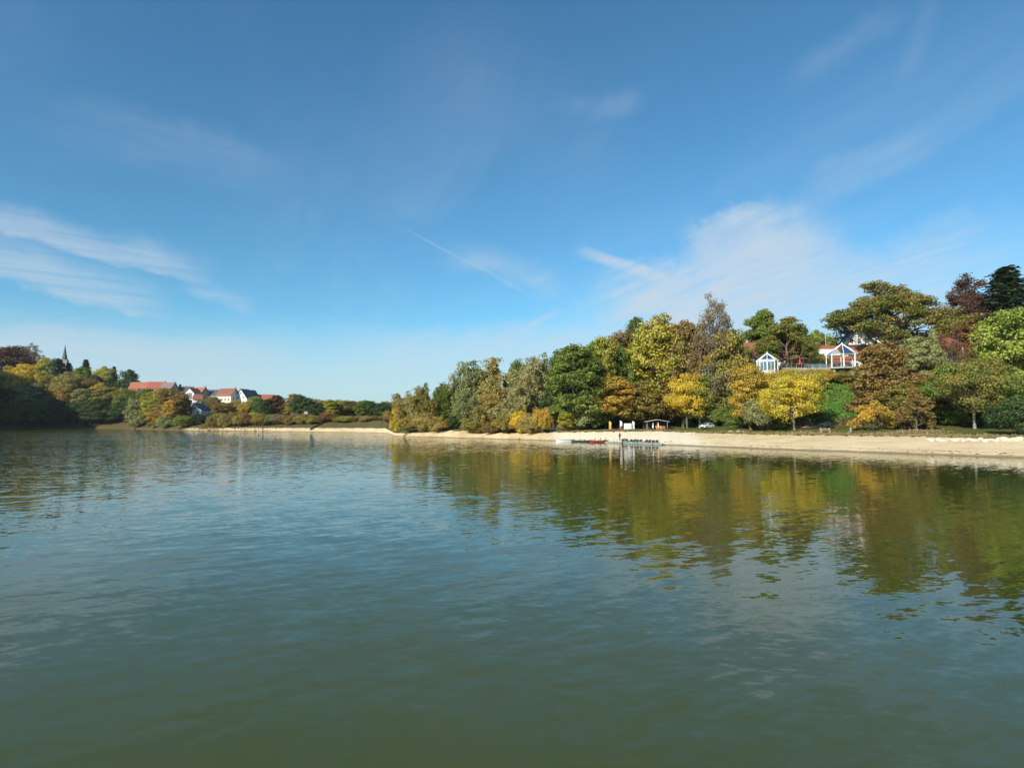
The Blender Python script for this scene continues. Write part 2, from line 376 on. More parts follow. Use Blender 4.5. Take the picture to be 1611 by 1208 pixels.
def sand_mat():
    m = bpy.data.materials.new('sand'); m.use_nodes = True; t = m.node_tree; w = NT(t); b = t.nodes['Principled BSDF']
    g = w.n('ShaderNodeNewGeometry'); p = g.outputs['Position']; x, y, z = w.sep(p)
    n1 = w.noise(p, 0.12, 6, 0.6); n2 = w.noise(p, 1.7, 5, 0.65); n3 = w.noise(w.mapping(p, sc=(.25, 1.2, 1)), 0.8, 4)
    c = w.mix(w.ramp(n1, 0.35, 0.65), (0.58, 0.435, 0.245, 1), (0.70, 0.55, 0.33, 1))
    c = w.mix(w.m('MULTIPLY', w.ramp(n2, 0.5, 0.75), 0.45), c, (0.33, 0.27, 0.18, 1))
    shaded_mud = w.m('MULTIPLY', w.ramp(w.m('ADD', x, w.m('MULTIPLY', n2, 8.0)), -160, -176), w.ramp(y, 200, 240)); c = w.mix(shaded_mud, c, (0.085, 0.07, 0.04, 1))  # muddy strip below the left wood, its shade put into the dark colour
    pale_sand = w.m('MULTIPLY', w.m('MULTIPLY', w.ramp(w.m('ADD', x, w.m('MULTIPLY', n2, 2.0)), 9, 14), w.ramp(w.m('ADD', x, w.m('MULTIPLY', y, -0.12)), 26, 22)), w.ramp(y, 100, 120)); c = w.mix(w.m('MULTIPLY', pale_sand, 0.8), c, (0.80, 0.70, 0.52, 1))  # whiter sand colour between two bounds along the shore
    # wet margin and old waterlines (real dampness at fixed heights)
    zz = w.m('ADD', z, w.m('MULTIPLY', w.m('SUBTRACT', n3, 0.5), 0.22))
    wet = w.ramp(zz, 0.34, 0.06); c = w.mix(w.m('MULTIPLY', wet, 0.8), c, (0.17, 0.125, 0.065, 1))
    l1 = w.m('MULTIPLY', w.ramp(zz, 0.42, 0.47), w.ramp(zz, 0.56, 0.50)); c = w.mix(w.m('MULTIPLY', l1, 0.4), c, (0.28, 0.22, 0.13, 1))
    w.set(b.inputs['Base Color'], c); w.set(b.inputs['Roughness'], w.m('MULTIPLY_ADD', wet, -0.3, 0.9)); b.inputs['Specular IOR Level'].default_value = 0.25
    bp = w.n('ShaderNodeBump'); bp.inputs['Strength'].default_value = 0.6; bp.inputs['Distance'].default_value = 0.12
    w.set(bp.inputs['Height'], n2); t.links.new(bp.outputs[0], b.inputs['Normal']); return m
def turf_mat():
    m = bpy.data.materials.new('turf'); m.use_nodes = True; t = m.node_tree; w = NT(t); b = t.nodes['Principled BSDF']
    g = w.n('ShaderNodeNewGeometry'); p = g.outputs['Position']; x, y, z = w.sep(p)
    n1 = w.noise(p, 0.09, 6, 0.62); n2 = w.noise(p, 0.9, 5, 0.65); n4 = w.noise(w.mapping(p, (7, 2, 0)), 0.05, 5, .6)
    c = w.mix(w.ramp(n1, 0.35, 0.62), (0.13, 0.105, 0.035, 1), (0.075, 0.105, 0.022, 1))
    c = w.mix(w.m('MULTIPLY', w.ramp(n2, 0.45, 0.75), 0.6), c, (0.19, 0.15, 0.06, 1))
    # the dry strip on the far dam, turf worn brown
    far = w.m('MULTIPLY', w.ramp(y, 235, 262), w.ramp(z, 9.0, 6.0)); c = w.mix(w.m('MULTIPLY', far, w.ramp(n4, 0.3, 0.6)), c, (0.125, 0.092, 0.04, 1))
    # leaf mould under the wood on the steep slopes
    nz = w.sep(g.outputs['Normal'])[2]; c = w.mix(w.m('MULTIPLY', w.ramp(nz, 0.97, 0.88), w.ramp(n1, .3, .55)), c, (0.075, 0.055, 0.022, 1))
    w.set(b.inputs['Base Color'], c); b.inputs['Roughness'].default_value = 0.95; b.inputs['Specular IOR Level'].default_value = 0.1
    bp = w.n('ShaderNodeBump'); bp.inputs['Strength'].default_value = 0.8; bp.inputs['Distance'].default_value = 0.25
    w.set(bp.inputs['Height'], w.noise(p, 3.0, 4, .7)); t.links.new(bp.outputs[0], b.inputs['Normal']); return m
def water_mat():
    m = bpy.data.materials.new('lake_water'); m.use_nodes = True; t = m.node_tree; w = NT(t); b = t.nodes['Principled BSDF']
    g = w.n('ShaderNodeNewGeometry'); p = g.outputs['Position']; x, y, z = w.sep(p)
    # ripples as slopes: fine capillary waves, half-metre ripples and a slow swell
    def slope(rot, sc, scale, detail, rough, off, dist=0.0):
        c = w.noise(w.rs(p, rot, sc, off), scale, detail, rough, dist, out=1)
        s = w.sep(c); return w.m('SUBTRACT', s[0], 0.5), w.m('SUBTRACT', s[1], 0.5)
    ax, ay = slope(30, (0.28, 1.0, 1), 2.1, 3, 0.55, (0, 0, 0), 0.4)
    bx, by = slope(-8, (0.45, 1.0, 1), 4.2, 3, 0.55, (13, 5, 0))
    ex, ey = slope(4, (0.6, 1, 1), 9.0, 2, 0.5, (3, 8, 0))
    wind = w.ramp(w.noise(w.mapping(p, (2, 9, 0), (0, 0, R(12)), (0.35, 1.0, 1)), 0.035, 3, 0.5), 0.36, 0.62, 0.30, 1.0)
    # wind reaches the open left side, the right bank lies in the lee
    ang = w.m('ADD', x, w.m('MULTIPLY', y, 0.30))
    open_ = w.m('MULTIPLY', w.ramp(ang, 75, -50, 0.40, 1.75), w.ramp(w.m('ADD', y, w.m('MULTIPLY', x, -.35)), 60, 330, 1.0, 3.2))
    k = w.m('MULTIPLY', wind, open_)
    sx = w.m('ADD', w.m('MULTIPLY', ax, 0.04), w.m('MULTIPLY', w.m('ADD', w.m('MULTIPLY', bx, 0.07), w.m('MULTIPLY', ex, 0.035)), k))
    sy = w.m('ADD', w.m('MULTIPLY', w.m('MULTIPLY', ay, 0.115), w.m('MULTIPLY_ADD', open_, 0.9, 0.1)), w.m('MULTIPLY', w.m('ADD', w.m('MULTIPLY', by, 0.14), w.m('MULTIPLY', ey, 0.065)), k))
    nrm = w.v('NORMALIZE', w.comb(sx, sy, 1.0)); t.links.new(nrm, b.inputs['Normal'])
    n1 = w.noise(p, 0.03, 4, 0.5)
    c = w.mix(w.ramp(n1, 0.3, 0.7), (0.050, 0.064, 0.011, 1), (0.057, 0.062, 0.010, 1))
    w.set(b.inputs['Base Color'], c); b.inputs['Roughness'].default_value = 0.03; b.inputs['IOR'].default_value = 1.333
    return m
build_terrain()

# ------------------------------------------------------------------ tree models
def tubes_mesh(segs, n):
    """segs: list of (p0,p1,r0,r1) arrays -> verts, faces"""
    S = np.array([(*a, *b, r0, r1) for a, b, r0, r1 in segs], float); p0 = S[:, :3]; p1 = S[:, 3:6]; a = p1 - p0
    a /= np.linalg.norm(a, axis=1, keepdims=True) + 1e-9
    ref = np.where(np.abs(a[:, 2:3]) < 0.9, [[0, 0, 1.0]], [[1.0, 0, 0]]); u = np.cross(a, ref); u /= np.linalg.norm(u, axis=1, keepdims=True); v = np.cross(a, u)
    th = np.arange(n) * 2 * math.pi / n; ring = u[:, None] * np.cos(th)[None, :, None] + v[:, None] * np.sin(th)[None, :, None]
    V = np.concatenate([p0[:, None] + ring * S[:, 6][:, None, None], p1[:, None] + ring * S[:, 7][:, None, None]], 1)
    i = np.arange(n); F = np.stack([i, (i + 1) % n, n + (i + 1) % n, n + i], -1)
    F = (np.arange(len(S))[:, None, None] * 2 * n + F[None]).reshape(-1, 4); return V.reshape(-1, 3), F
def merge(parts):
    vs, fs, b = [], [], 0
    for v, f in parts: vs.append(v); fs.append(f + b); b += len(v)
    return np.vstack(vs), np.vstack(fs)
def leaves(rg, P, N, L, Wd, tint):
    n = len(P); N = N / (np.linalg.norm(N, axis=1, keepdims=True) + 1e-9)
    t = np.cross(N, rg.normal(size=(n, 3))); t /= np.linalg.norm(t, axis=1, keepdims=True) + 1e-9; b = np.cross(N, t)
    s = rg.uniform(0.65, 1.3, (n, 1)); t = t * L * s; b = b * Wd * s
    V = np.stack([P - t, P + b * 1.0 - t * .1, P + t, P - b - t * .1], 1).reshape(-1, 3); F = np.arange(4 * n).reshape(n, 4)
    return V, F, np.repeat(np.clip(tint, 0, 1), 4), np.repeat(rg.uniform(0, 1, n), 4)
def crown_mesh(name, V, F, tint, var):
    me = mesh_np(name, V, F)
    for nm, arr in (('tint', tint), ('leafvar', var)):
        a = me.attributes.new(nm, 'FLOAT', 'POINT'); a.data.foreach_set('value', arr.astype(np.float32))
    me.materials.append(LEAF)
    me['ext'] = [float(max(np.percentile(V[:, 0], 97) - np.percentile(V[:, 0], 3), np.percentile(V[:, 1], 97) - np.percentile(V[:, 1], 3))), float(np.percentile(V[:, 2], 99.7))]
    return me
def sph(rg, n):
    v = rg.normal(size=(n, 3)); return v / np.linalg.norm(v, axis=1, keepdims=True)
def curve_pts(a, b, sag, m):
    t = np.linspace(0, 1, m)[:, None]; p = a + (b - a) * t; p[:, 2] += sag * (4 * t * (1 - t))[:, 0]; return p

def fnoise(P, seed):
    """cheap smooth 3-d noise, 0..1"""
    r = np.random.default_rng(seed); o = np.zeros(len(P))
    for k in range(4): d = r.normal(size=3) * (0.35 + 0.35 * k); o += np.sin(P @ d + r.uniform(0, 6)) / (1 + .5 * k)
    return 0.5 + o / 4.5

def lobed(seed, H=14.0, Wd=10.0, base=3.0, lobes=15, per=15, nl=42, leaf=0.19, shape='round', trunk=True, bark=BARK, lobe_r=0.24, spread=1.0):
    """round-crowned tree: limbs carry lobes, lobes carry clumps of leaves"""
    rg = np.random.default_rng(seed); cz = (H + base) / 2; rz = (H - base) / 2; rx = Wd / 2
    cl, cr, co, segs, thin = [], [], [], [], []
    lr = lobe_r * min(Wd, H - base)
    q = np.linspace(-0.80, 1.0, lobes); ang = np.arange(lobes) * 2.399 + rg.uniform(0, 6)
    for i in range(lobes):
        h = q[i]
        if shape == 'round': wr = math.sqrt(max(0.0, 1 - h * h * 0.92))
        elif shape == 'cone': wr = 0.95 * (1 - (h + 1) / 2) ** 0.75 + 0.08
        elif shape == 'egg': wr = math.sqrt(max(0, 1 - h * h * .95)) * (0.95 - 0.22 * h)
        else: wr = (0.96 - 0.55 * max(0, h) ** 2) * math.sqrt(max(0, 1 - max(0, h) ** 3 * .8))
        rad = (rx - lr * .75) * wr * rg.uniform(0.62, 1.08); r = lr * rg.uniform(0.72, 1.28)
        c = np.array([math.cos(ang[i]) * rad, math.sin(ang[i]) * rad, cz + h * (rz - lr * .8) + rg.normal() * .25])
        a0 = np.array([0, 0, max(base * .5, min(c[2] - 1.2 - rad * .45, H * .72))])
        pts = curve_pts(a0, c, -0.25 * rad * .5, 4)
        for k in range(3): segs.append((pts[k], pts[k + 1], H * .011 * (1 - k * .27), H * .011 * (1 - (k + 1) * .27)))
        dirs = sph(rg, per); outw = c - np.array([0, 0, cz - rz * .3]); outw /= np.linalg.norm(outw) + 1e-6
        dirs = dirs + outw * 0.55; dirs /= np.linalg.norm(dirs, axis=1, keepdims=True)
        cc = c + dirs * r * rg.uniform(0.55, 1.12, (per, 1)) * np.array([1, 1, .8])
        for p in cc: thin.append((c, p, H * .003, H * .0012))
        cl.append(cc); cr.append(r * rg.uniform(0.30, 0.52, per)); co.append(dirs)
    cl = np.vstack(cl); cr = np.concatenate(cr); co = np.vstack(co)
    m = len(cl); idx = np.repeat(np.arange(m), nl); d = sph(rg, m * nl)
    rr = rg.uniform(0.25, 1.0, m * nl) ** 0.6
    P = cl[idx] + d * (cr[idx] * rr)[:, None] * np.array([1.15, 1.15, .72])
    keep = P[:, 2] > 0.05; N = d * .7 + co[idx] * .5 + rg.normal(size=P.shape) * .55 + np.array([0, 0, .25])
    ct = fnoise(cl, seed + 7) * 0.75 + 0.25 * rg.uniform(0, 1, m); tint = ct[idx] + rg.normal(size=m * nl) * .2
    tint = (tint - 0.5) * 1.5 + 0.5
    V, F, ti, va = leaves(rg, P[keep], N[keep], leaf, leaf * .62, tint[keep])
    cm = crown_mesh('crown', V, F, ti, va)
    tp = [np.array([0, 0, -0.6]), np.array([rg.normal() * .1, rg.normal() * .1, base * .5]), np.array([rg.normal() * .25, rg.normal() * .25, cz]), np.array([rg.normal() * .3, rg.normal() * .3, H * .86])]
    tr = [H * .024, H * .018, H * .011, H * .003]
    tk = [(tp[i], tp[i + 1], tr[i], tr[i + 1]) for i in range(3)]
    tv, tf = merge([tubes_mesh(tk, 9), tubes_mesh(segs, 5), tubes_mesh(thin, 3)])
    tm = mesh_np('trunk', tv, tf, True); tm.materials.append(bark)
    return dict(H=cm['ext'][1], W=cm['ext'][0], crown=cm, trunk=tm)

def branching(seed, H=20.0, Wd=16.0, trunk_h=0.25, depth=4, kids=(4, 4), leaf=0.24, nl=18, cl_r=0.85, ang=0.62, rise=0.15, bark=BARK, keep=1.0, droop=0.0, gold=0.72, tiers=4, limbs=3, low=.25, high=.9):
    """open-crowned tree grown by forking; leaves sit on the twig ends"""
    rg = np.random.default_rng(seed); segs, thin, tips = [], [], []
    def grow(p, d, L, r, dep):
        m = 2; q = p.copy(); dd = d.copy()
        for k in range(m):
            dd = dd + rg.normal(size=3) * 0.16 + np.array([0, 0, rise - droop * (1 if dep < 2 else 0)]) * .35; dd /= np.linalg.norm(dd)
            e = q + dd * L / m; (segs if dep >= 2 else thin).append((q, e, r * (1 - .18 * k), r * (1 - .18 * (k + 1)))); q = e
            if dep <= 1: tips.append((q, dd))
        if dep == 0: tips.append((q, dd)); return
        n = rg.integers(kids[0], kids[1] + 1); a0 = rg.uniform(0, 6.28)
        u = np.cross(dd, [0.3, 0.5, 0.81]); u /= np.linalg.norm(u); v = np.cross(dd, u)
        for i in range(n):
            th = a0 + i * 6.283 / n + rg.normal() * .3; an = ang * rg.uniform(.65, 1.25)
            nd = dd * math.cos(an) + (u * math.cos(th) + v * math.sin(th)) * math.sin(an)
            grow(q, nd, L * gold * rg.uniform(.75, 1.2), r * .58, dep - 1)
        if dep > 1: grow(q, dd, L * gold * 1.05, r * .66, dep - 1)
    t0 = np.array([0, 0, -0.6]); t1 = np.array([rg.normal() * .2, rg.normal() * .2, H * trunk_h])
    segs.append((t0, t1, H * .027, H * .021))
    q = t1; a0 = rg.uniform(0, 6)
    for j in range(tiers):
        f = j / max(tiers - 1, 1)
        for i in range(limbs):
            a = a0 + j * 1.3 + i * 6.283 / limbs + rg.normal() * .25; el = low + (high - low) * f + rg.normal() * .1
            grow(q, np.array([math.cos(a) * math.cos(el), math.sin(a) * math.cos(el), math.sin(el)]), H * (.20 - .06 * f) * rg.uniform(.8, 1.15), H * (.012 - .005 * f), depth)
        e = q + np.array([rg.normal() * .03 * H * .3, rg.normal() * .03 * H * .3, H * .13]); segs.append((q, e, H * .02 * (1 - .75 * j / tiers), H * .02 * (1 - .75 * (j + 1) / tiers))); q = e
    grow(q, np.array([0, 0, 1.0]), H * .14, H * .006, depth)
    T = np.array([t for t, _ in tips]); Dr = np.array([d for _, d in tips])
    # fit to the wanted envelope
    hx = np.percentile(np.hypot(T[:, 0], T[:, 1]), 97); zt = T[:, 2].max(); sx = (Wd / 2 - cl_r * .5) / hx; z0 = H * trunk_h; sz = (H - cl_r * .4 - z0) / (zt - z0)
    def fit(p): p = np.array(p, float).copy(); f = np.clip(p[..., 2] / z0, 0, 1); p[..., 0] *= 1 + (sx - 1) * f; p[..., 1] *= 1 + (sx - 1) * f; p[..., 2] = np.where(p[..., 2] > z0, z0 + (p[..., 2] - z0) * sz, p[..., 2]); return p
    T = fit(T); segs = [(fit(a), fit(b), r0, r1) for a, b, r0, r1 in segs]; thin = [(fit(a), fit(b), max(r0, .018), max(r1, .012)) for a, b, r0, r1 in thin]
    sel = rg.uniform(size=len(T)) < keep; T = T[sel]; Dr = Dr[sel]; m = len(T); idx = np.repeat(np.arange(m), nl); d = sph(rg, m * nl)
    P = T[idx] + d * (cl_r * rg.uniform(.2, 1, m * nl) ** .6)[:, None] * np.array([1.1, 1.1, .6])
    N = d * .6 + rg.normal(size=P.shape) * .6 + np.array([0, 0, .5])
    ct = fnoise(T * .7, seed + 3) * .75 + .25 * rg.uniform(0, 1, m); tint = ((ct[idx] + rg.normal(size=m * nl) * .1) - .5) * 1.5 + .5
    V, F, ti, va = leaves(rg, P, N, leaf, leaf * .62, tint)
    cm = crown_mesh('crown', V, F, ti, va); tv, tf = merge([tubes_mesh(segs, 6), tubes_mesh(thin, 3)])
    tm = mesh_np('trunk', tv, tf, True); tm.materials.append(bark); return dict(H=cm['ext'][1], W=cm['ext'][0], crown=cm, trunk=tm)

def willow(seed, H=15.0, Wd=9.0, strands=420, nl=34, leaf=0.175, top=0.5, bark=BARK):
    """feathery willow: limbs fan upward, strands of narrow leaves hang from them"""
    rg = np.random.default_rng(seed); segs, thin, PP, NN, TT = [], [], [], [], []
    limbs = 13; heads = []
    for i in range(limbs):
        a = i * 2.399 + rg.uniform(-.3, .3); hh = rg.uniform(.45, 1.0) if i else 1.0; rad = Wd * .5 * (1.0 - (hh - .45) ** 1.0 * (1.25 if top < .6 else 1.0)) * rg.uniform(.55, 1.0)
        tip = np.array([math.cos(a) * max(rad, .2), math.sin(a) * max(rad, .2), H * hh]); base = np.array([rg.normal() * .2, rg.normal() * .2, H * rg.uniform(.05, .25)])
        pts = curve_pts(base, tip, -H * .03, 5); pts[:, :2] *= np.linspace(.6, 1, 5)[:, None] ** .5
        for k in range(4): segs.append((pts[k], pts[k + 1], H * .012 * (1 - k * .22), H * .012 * (1 - (k + 1) * .22)))
        heads.append(pts)
    for s in range(strands):
        pts = heads[rg.integers(limbs)]; t = rg.uniform(.22, 1.0); k = min(int(t * 4), 3); p = pts[k] + (pts[k + 1] - pts[k]) * (t * 4 - k)
        o = sph(rg, 1)[0]; o[2] = abs(o[2]) * .7; out = np.array([p[0], p[1], 0]); out /= np.linalg.norm(out) + .5; o = o * .8 + out * .6
        L1 = rg.uniform(.5, 1.6) * Wd / 9; q = p + o * L1; dl = rg.uniform(.8, 2.8) * (H / 15)
        tt = np.sort(rg.uniform(0, 1, nl)); arc = p[None] + o[None] * (L1 * np.minimum(tt * 2.2, 1))[:, None] + out[None] * .25 * tt[:, None]
        arc[:, 2] -= dl * np.clip(tt - .3, 0, 1) ** 1.3; arc += rg.normal(size=arc.shape) * .17
        thin.append((p, q, .03, .012)); PP.append(arc); NN.append(rg.normal(size=arc.shape) + o * .8); TT.append(np.full(nl, rg.uniform(0, 1)))
    P = np.vstack(PP); N = np.vstack(NN); tint = np.concatenate(TT) * .5 + fnoise(P * .6, seed) * .6 - .05; ok = P[:, 2] > .1
    V, F, ti, va = leaves(rg, P[ok], N[ok], leaf * 1.15, leaf * .5, tint[ok]); cm = crown_mesh('crown', V, F, ti, va)
    segs.append((np.array([0, 0, -.6]), np.array([0, 0, H * .2]), H * .025, H * .02)); tv, tf = merge([tubes_mesh(segs, 6), tubes_mesh(thin, 3)])
    tm = mesh_np('trunk', tv, tf, True); tm.materials.append(bark); return dict(H=cm['ext'][1], W=cm['ext'][0], crown=cm, trunk=tm)

def spruce(seed, H=18.0, Wd=7.5, whorls=38, per=10, nl=22, leaf=0.2):
    rg = np.random.default_rng(seed); thin, PP, NN, TT = [], [], [], []
    for i in range(whorls):
        f = i / (whorls - 1); z = H * (.08 + .9 * f); L = Wd / 2 * (1 - f) ** .85 * rg.uniform(.8, 1.15) + .18
        for k in range(per):
            a = k * 6.283 / per + i * 1.1 + rg.normal() * .2; l = L * rg.uniform(.65, 1.15); o = np.array([math.cos(a), math.sin(a), 0])
            t = rg.uniform(.12, 1, nl)[:, None]; p0 = np.array([0, 0, z]); arc = p0 + o * l * t; arc[:, 2] += -l * .38 * t[:, 0] + l * .22 * t[:, 0] ** 2
            arc += rg.normal(size=arc.shape) * np.array([.2, .2, .2]); e = p0 + o * l; e[2] -= l * .16
            thin.append((p0, e, .05, .015)); PP.append(arc); NN.append(rg.normal(size=arc.shape) * .5 + np.array([0, 0, 1]) + o * .4); TT.append(np.full(nl, rg.uniform(.1, .9)))
    P = np.vstack(PP); V, F, ti, va = leaves(rg, P, np.vstack(NN), leaf * 1.2, leaf * .6, np.concatenate(TT)); cm = crown_mesh('crown', V, F, ti, va)
    tv, tf = merge([tubes_mesh([(np.array([0, 0, -.6]), np.array([0, 0, H * .5]), H * .017, H * .011), (np.array([0, 0, H * .5]), np.array([0, 0, H * .99]), H * .011, .02)], 8), tubes_mesh(thin, 3)])
    tm = mesh_np('trunk', tv, tf, True); tm.materials.append(BARK); return dict(H=cm['ext'][1], W=cm['ext'][0], crown=cm, trunk=tm)

PROTO = {
    'broad': [lobed(11, 14, 10, 2.2, 17, 15, 66), lobed(12, 14, 9, 1.6, 16, 16, 66, shape='egg'), lobed(13, 14, 10.5, 2.6, 18, 14, 66), lobed(14, 14, 9, 1.8, 17, 15, 66, shape='egg')],
    'dense': [lobed(21, 14, 9.5, .6, 22, 16, 56, lobe_r=.21), lobed(22, 14, 9, .5, 24, 15, 56, shape='egg', lobe_r=.2), lobed(23, 14, 9, .6, 22, 15, 56, shape='wide', lobe_r=.21)],
    'stem': [lobed(31, 11, 13, 2.7, 17, 17, 72, leaf=.165, bark=BARK_PALE, lobe_r=.27), lobed(32, 11, 12, 1.9, 18, 16, 72, leaf=.165, bark=BARK_PALE, lobe_r=.27)],
    'cone': [lobed(41, 14, 9, .5, 22, 16, 59, shape='cone', lobe_r=.23), lobed(42, 14, 8, .6, 20, 16, 59, shape='cone', lobe_r=.24)],
    'bush': [lobed(51, 5, 6.5, .1, 16, 15, 52, leaf=.12, shape='wide', lobe_r=.33), lobed(52, 5, 6, .1, 15, 15, 52, leaf=.12, lobe_r=.33), lobed(53, 5, 7, .1, 18, 14, 52, leaf=.12, shape='wide', lobe_r=.3)],
    'oak': [branching(64, 23, 27, .30, 3, (2, 3), leaf=.22, nl=17, cl_r=.95, ang=.7, rise=.16, limbs=5, tiers=4, low=.28, high=.85), branching(62, 20, 16, .22, 3, (2, 3), leaf=.22, nl=18, cl_r=1.0, ang=.7, limbs=4, low=.1), branching(63, 20, 15, .22, 3, (2, 3), leaf=.22, nl=18, cl_r=1.0, ang=.7, limbs=4, low=.1)],
    'sparse': [branching(71, 24, 17, .2, 4, (2, 2), leaf=.16, nl=5, cl_r=.75, ang=.5, rise=.12, keep=.6, low=.45, high=.95, limbs=4, tiers=4), branching(72, 18, 12, .2, 4, (2, 2), leaf=.14, nl=3, cl_r=.6, ang=.45, rise=.3, keep=.5, low=.6, high=1.1)],
    'beech': [branching(83, 24, 17, .12, 3, (2, 3), leaf=.2, nl=14, cl_r=1.0, ang=.7, rise=.1, limbs=4, tiers=5, low=.05, high=.75)],
    'twiggy': [branching(91, 7, 6, .12, 3, (2, 3), leaf=.13, nl=7, cl_r=.35, ang=.6, rise=.2), branching(92, 4, 7, .04, 3, (2, 3), leaf=.12, nl=7, cl_r=.3, ang=.6, rise=.2, tiers=2, limbs=6, low=.5, high=1.0)],
    'willow': [willow(101, 15, 9.5, 700), willow(102, 16, 8.5, 700, top=.8), willow(103, 14, 10, 760), willow(104, 15, 10, 760, top=.8)],
    'spruce': [spruce(111), spruce(112, 18, 6.5)],
}
PAL = {
    'green': ((.085, .135, .018), (.16, .19, .028)), 'deep': ((.035, .068, .02), (.06, .10, .025)), 'lime': ((.15, .22, .03), (.23, .26, .035)),
    'ygreen': ((.18, .21, .025), (.32, .28, .03)), 'yellow': ((.54, .385, .018), (.34, .29, .025)), 'gold': ((.44, .28, .025), (.26, .21, .03)),
    'orange': ((.44, .235, .025), (.26, .22, .03)), 'brown': ((.22, .135, .04), (.16, .13, .032)), 'rust': ((.20, .075, .028), (.14, .09, .028)),
    'olive': ((.16, .155, .03), (.26, .20, .035)), 'taupe': ((.34, .285, .13), (.24, .24, .09)), 'grey': ((.18, .205, .08), (.26, .26, .11)),
    'red': ((.22, .055, .022), (.15, .075, .03)), 'purple': ((.075, .038, .032), (.13, .055, .035)), 'ochre': ((.31, .235, .06), (.22, .20, .06)), 'pine': ((.022, .045, .024), (.04, .065, .03)),
    'oakleaf': ((.085, .145, .025), (.23, .18, .035)), 'dry': ((.22, .16, .085), (.15, .12, .06)),
}
NAMES = {'broad': 'broadleaf_tree', 'dense': 'broadleaf_tree', 'stem': 'maple_tree', 'cone': 'hornbeam_tree', 'bush': 'bush', 'oak': 'oak_tree', 'sparse': 'bare_tree', 'beech': 'copper_beech_tree', 'twiggy': 'twiggy_shrub', 'willow': 'willow_tree', 'spruce': 'spruce_tree'}
trng = random.Random(5)
def plant(kind, px, Y, top, wpx, pal, label, group=None, v=None, bright=1.0, sink=0.0, rz=None):
    trng = random.Random(int(px * 71 + Y * 13 + top * 7 + wpx))
    vs = PROTO[kind]; pr = vs[(v if v is not None else trng.randrange(len(vs))) % len(vs)]
    b = gp(px, Y); zt = at(px, top, Y).z; Ht = max(zt - b.z, 1.2); Wm = wpx / FPX * Y
    sx = Wm / pr['W']; sz = (Ht + sink) / pr['H']
    nm = NAMES[kind]
    cat = 'bush' if kind in ('bush', 'twiggy') else 'tree'
    root = empty(nm, (b.x, b.y, b.z - sink), trng.uniform(0, 6.28) if rz is None else rz, label, cat, group, (sx, sx * trng.uniform(.92, 1.08), sz))
    t = link('trunk', pr['trunk'], None, root); c = link('crown', pr['crown'], None, root)
    j = lambda q: (lambda k: tuple(min(1, max(0, x * k * trng.uniform(.96, 1.04))) for x in q))(bright * trng.uniform(.9, 1.1))
    A, B = PAL[pal]; c.color = (*j(A), 1); c['leaf_b'] = j(B)
    return root

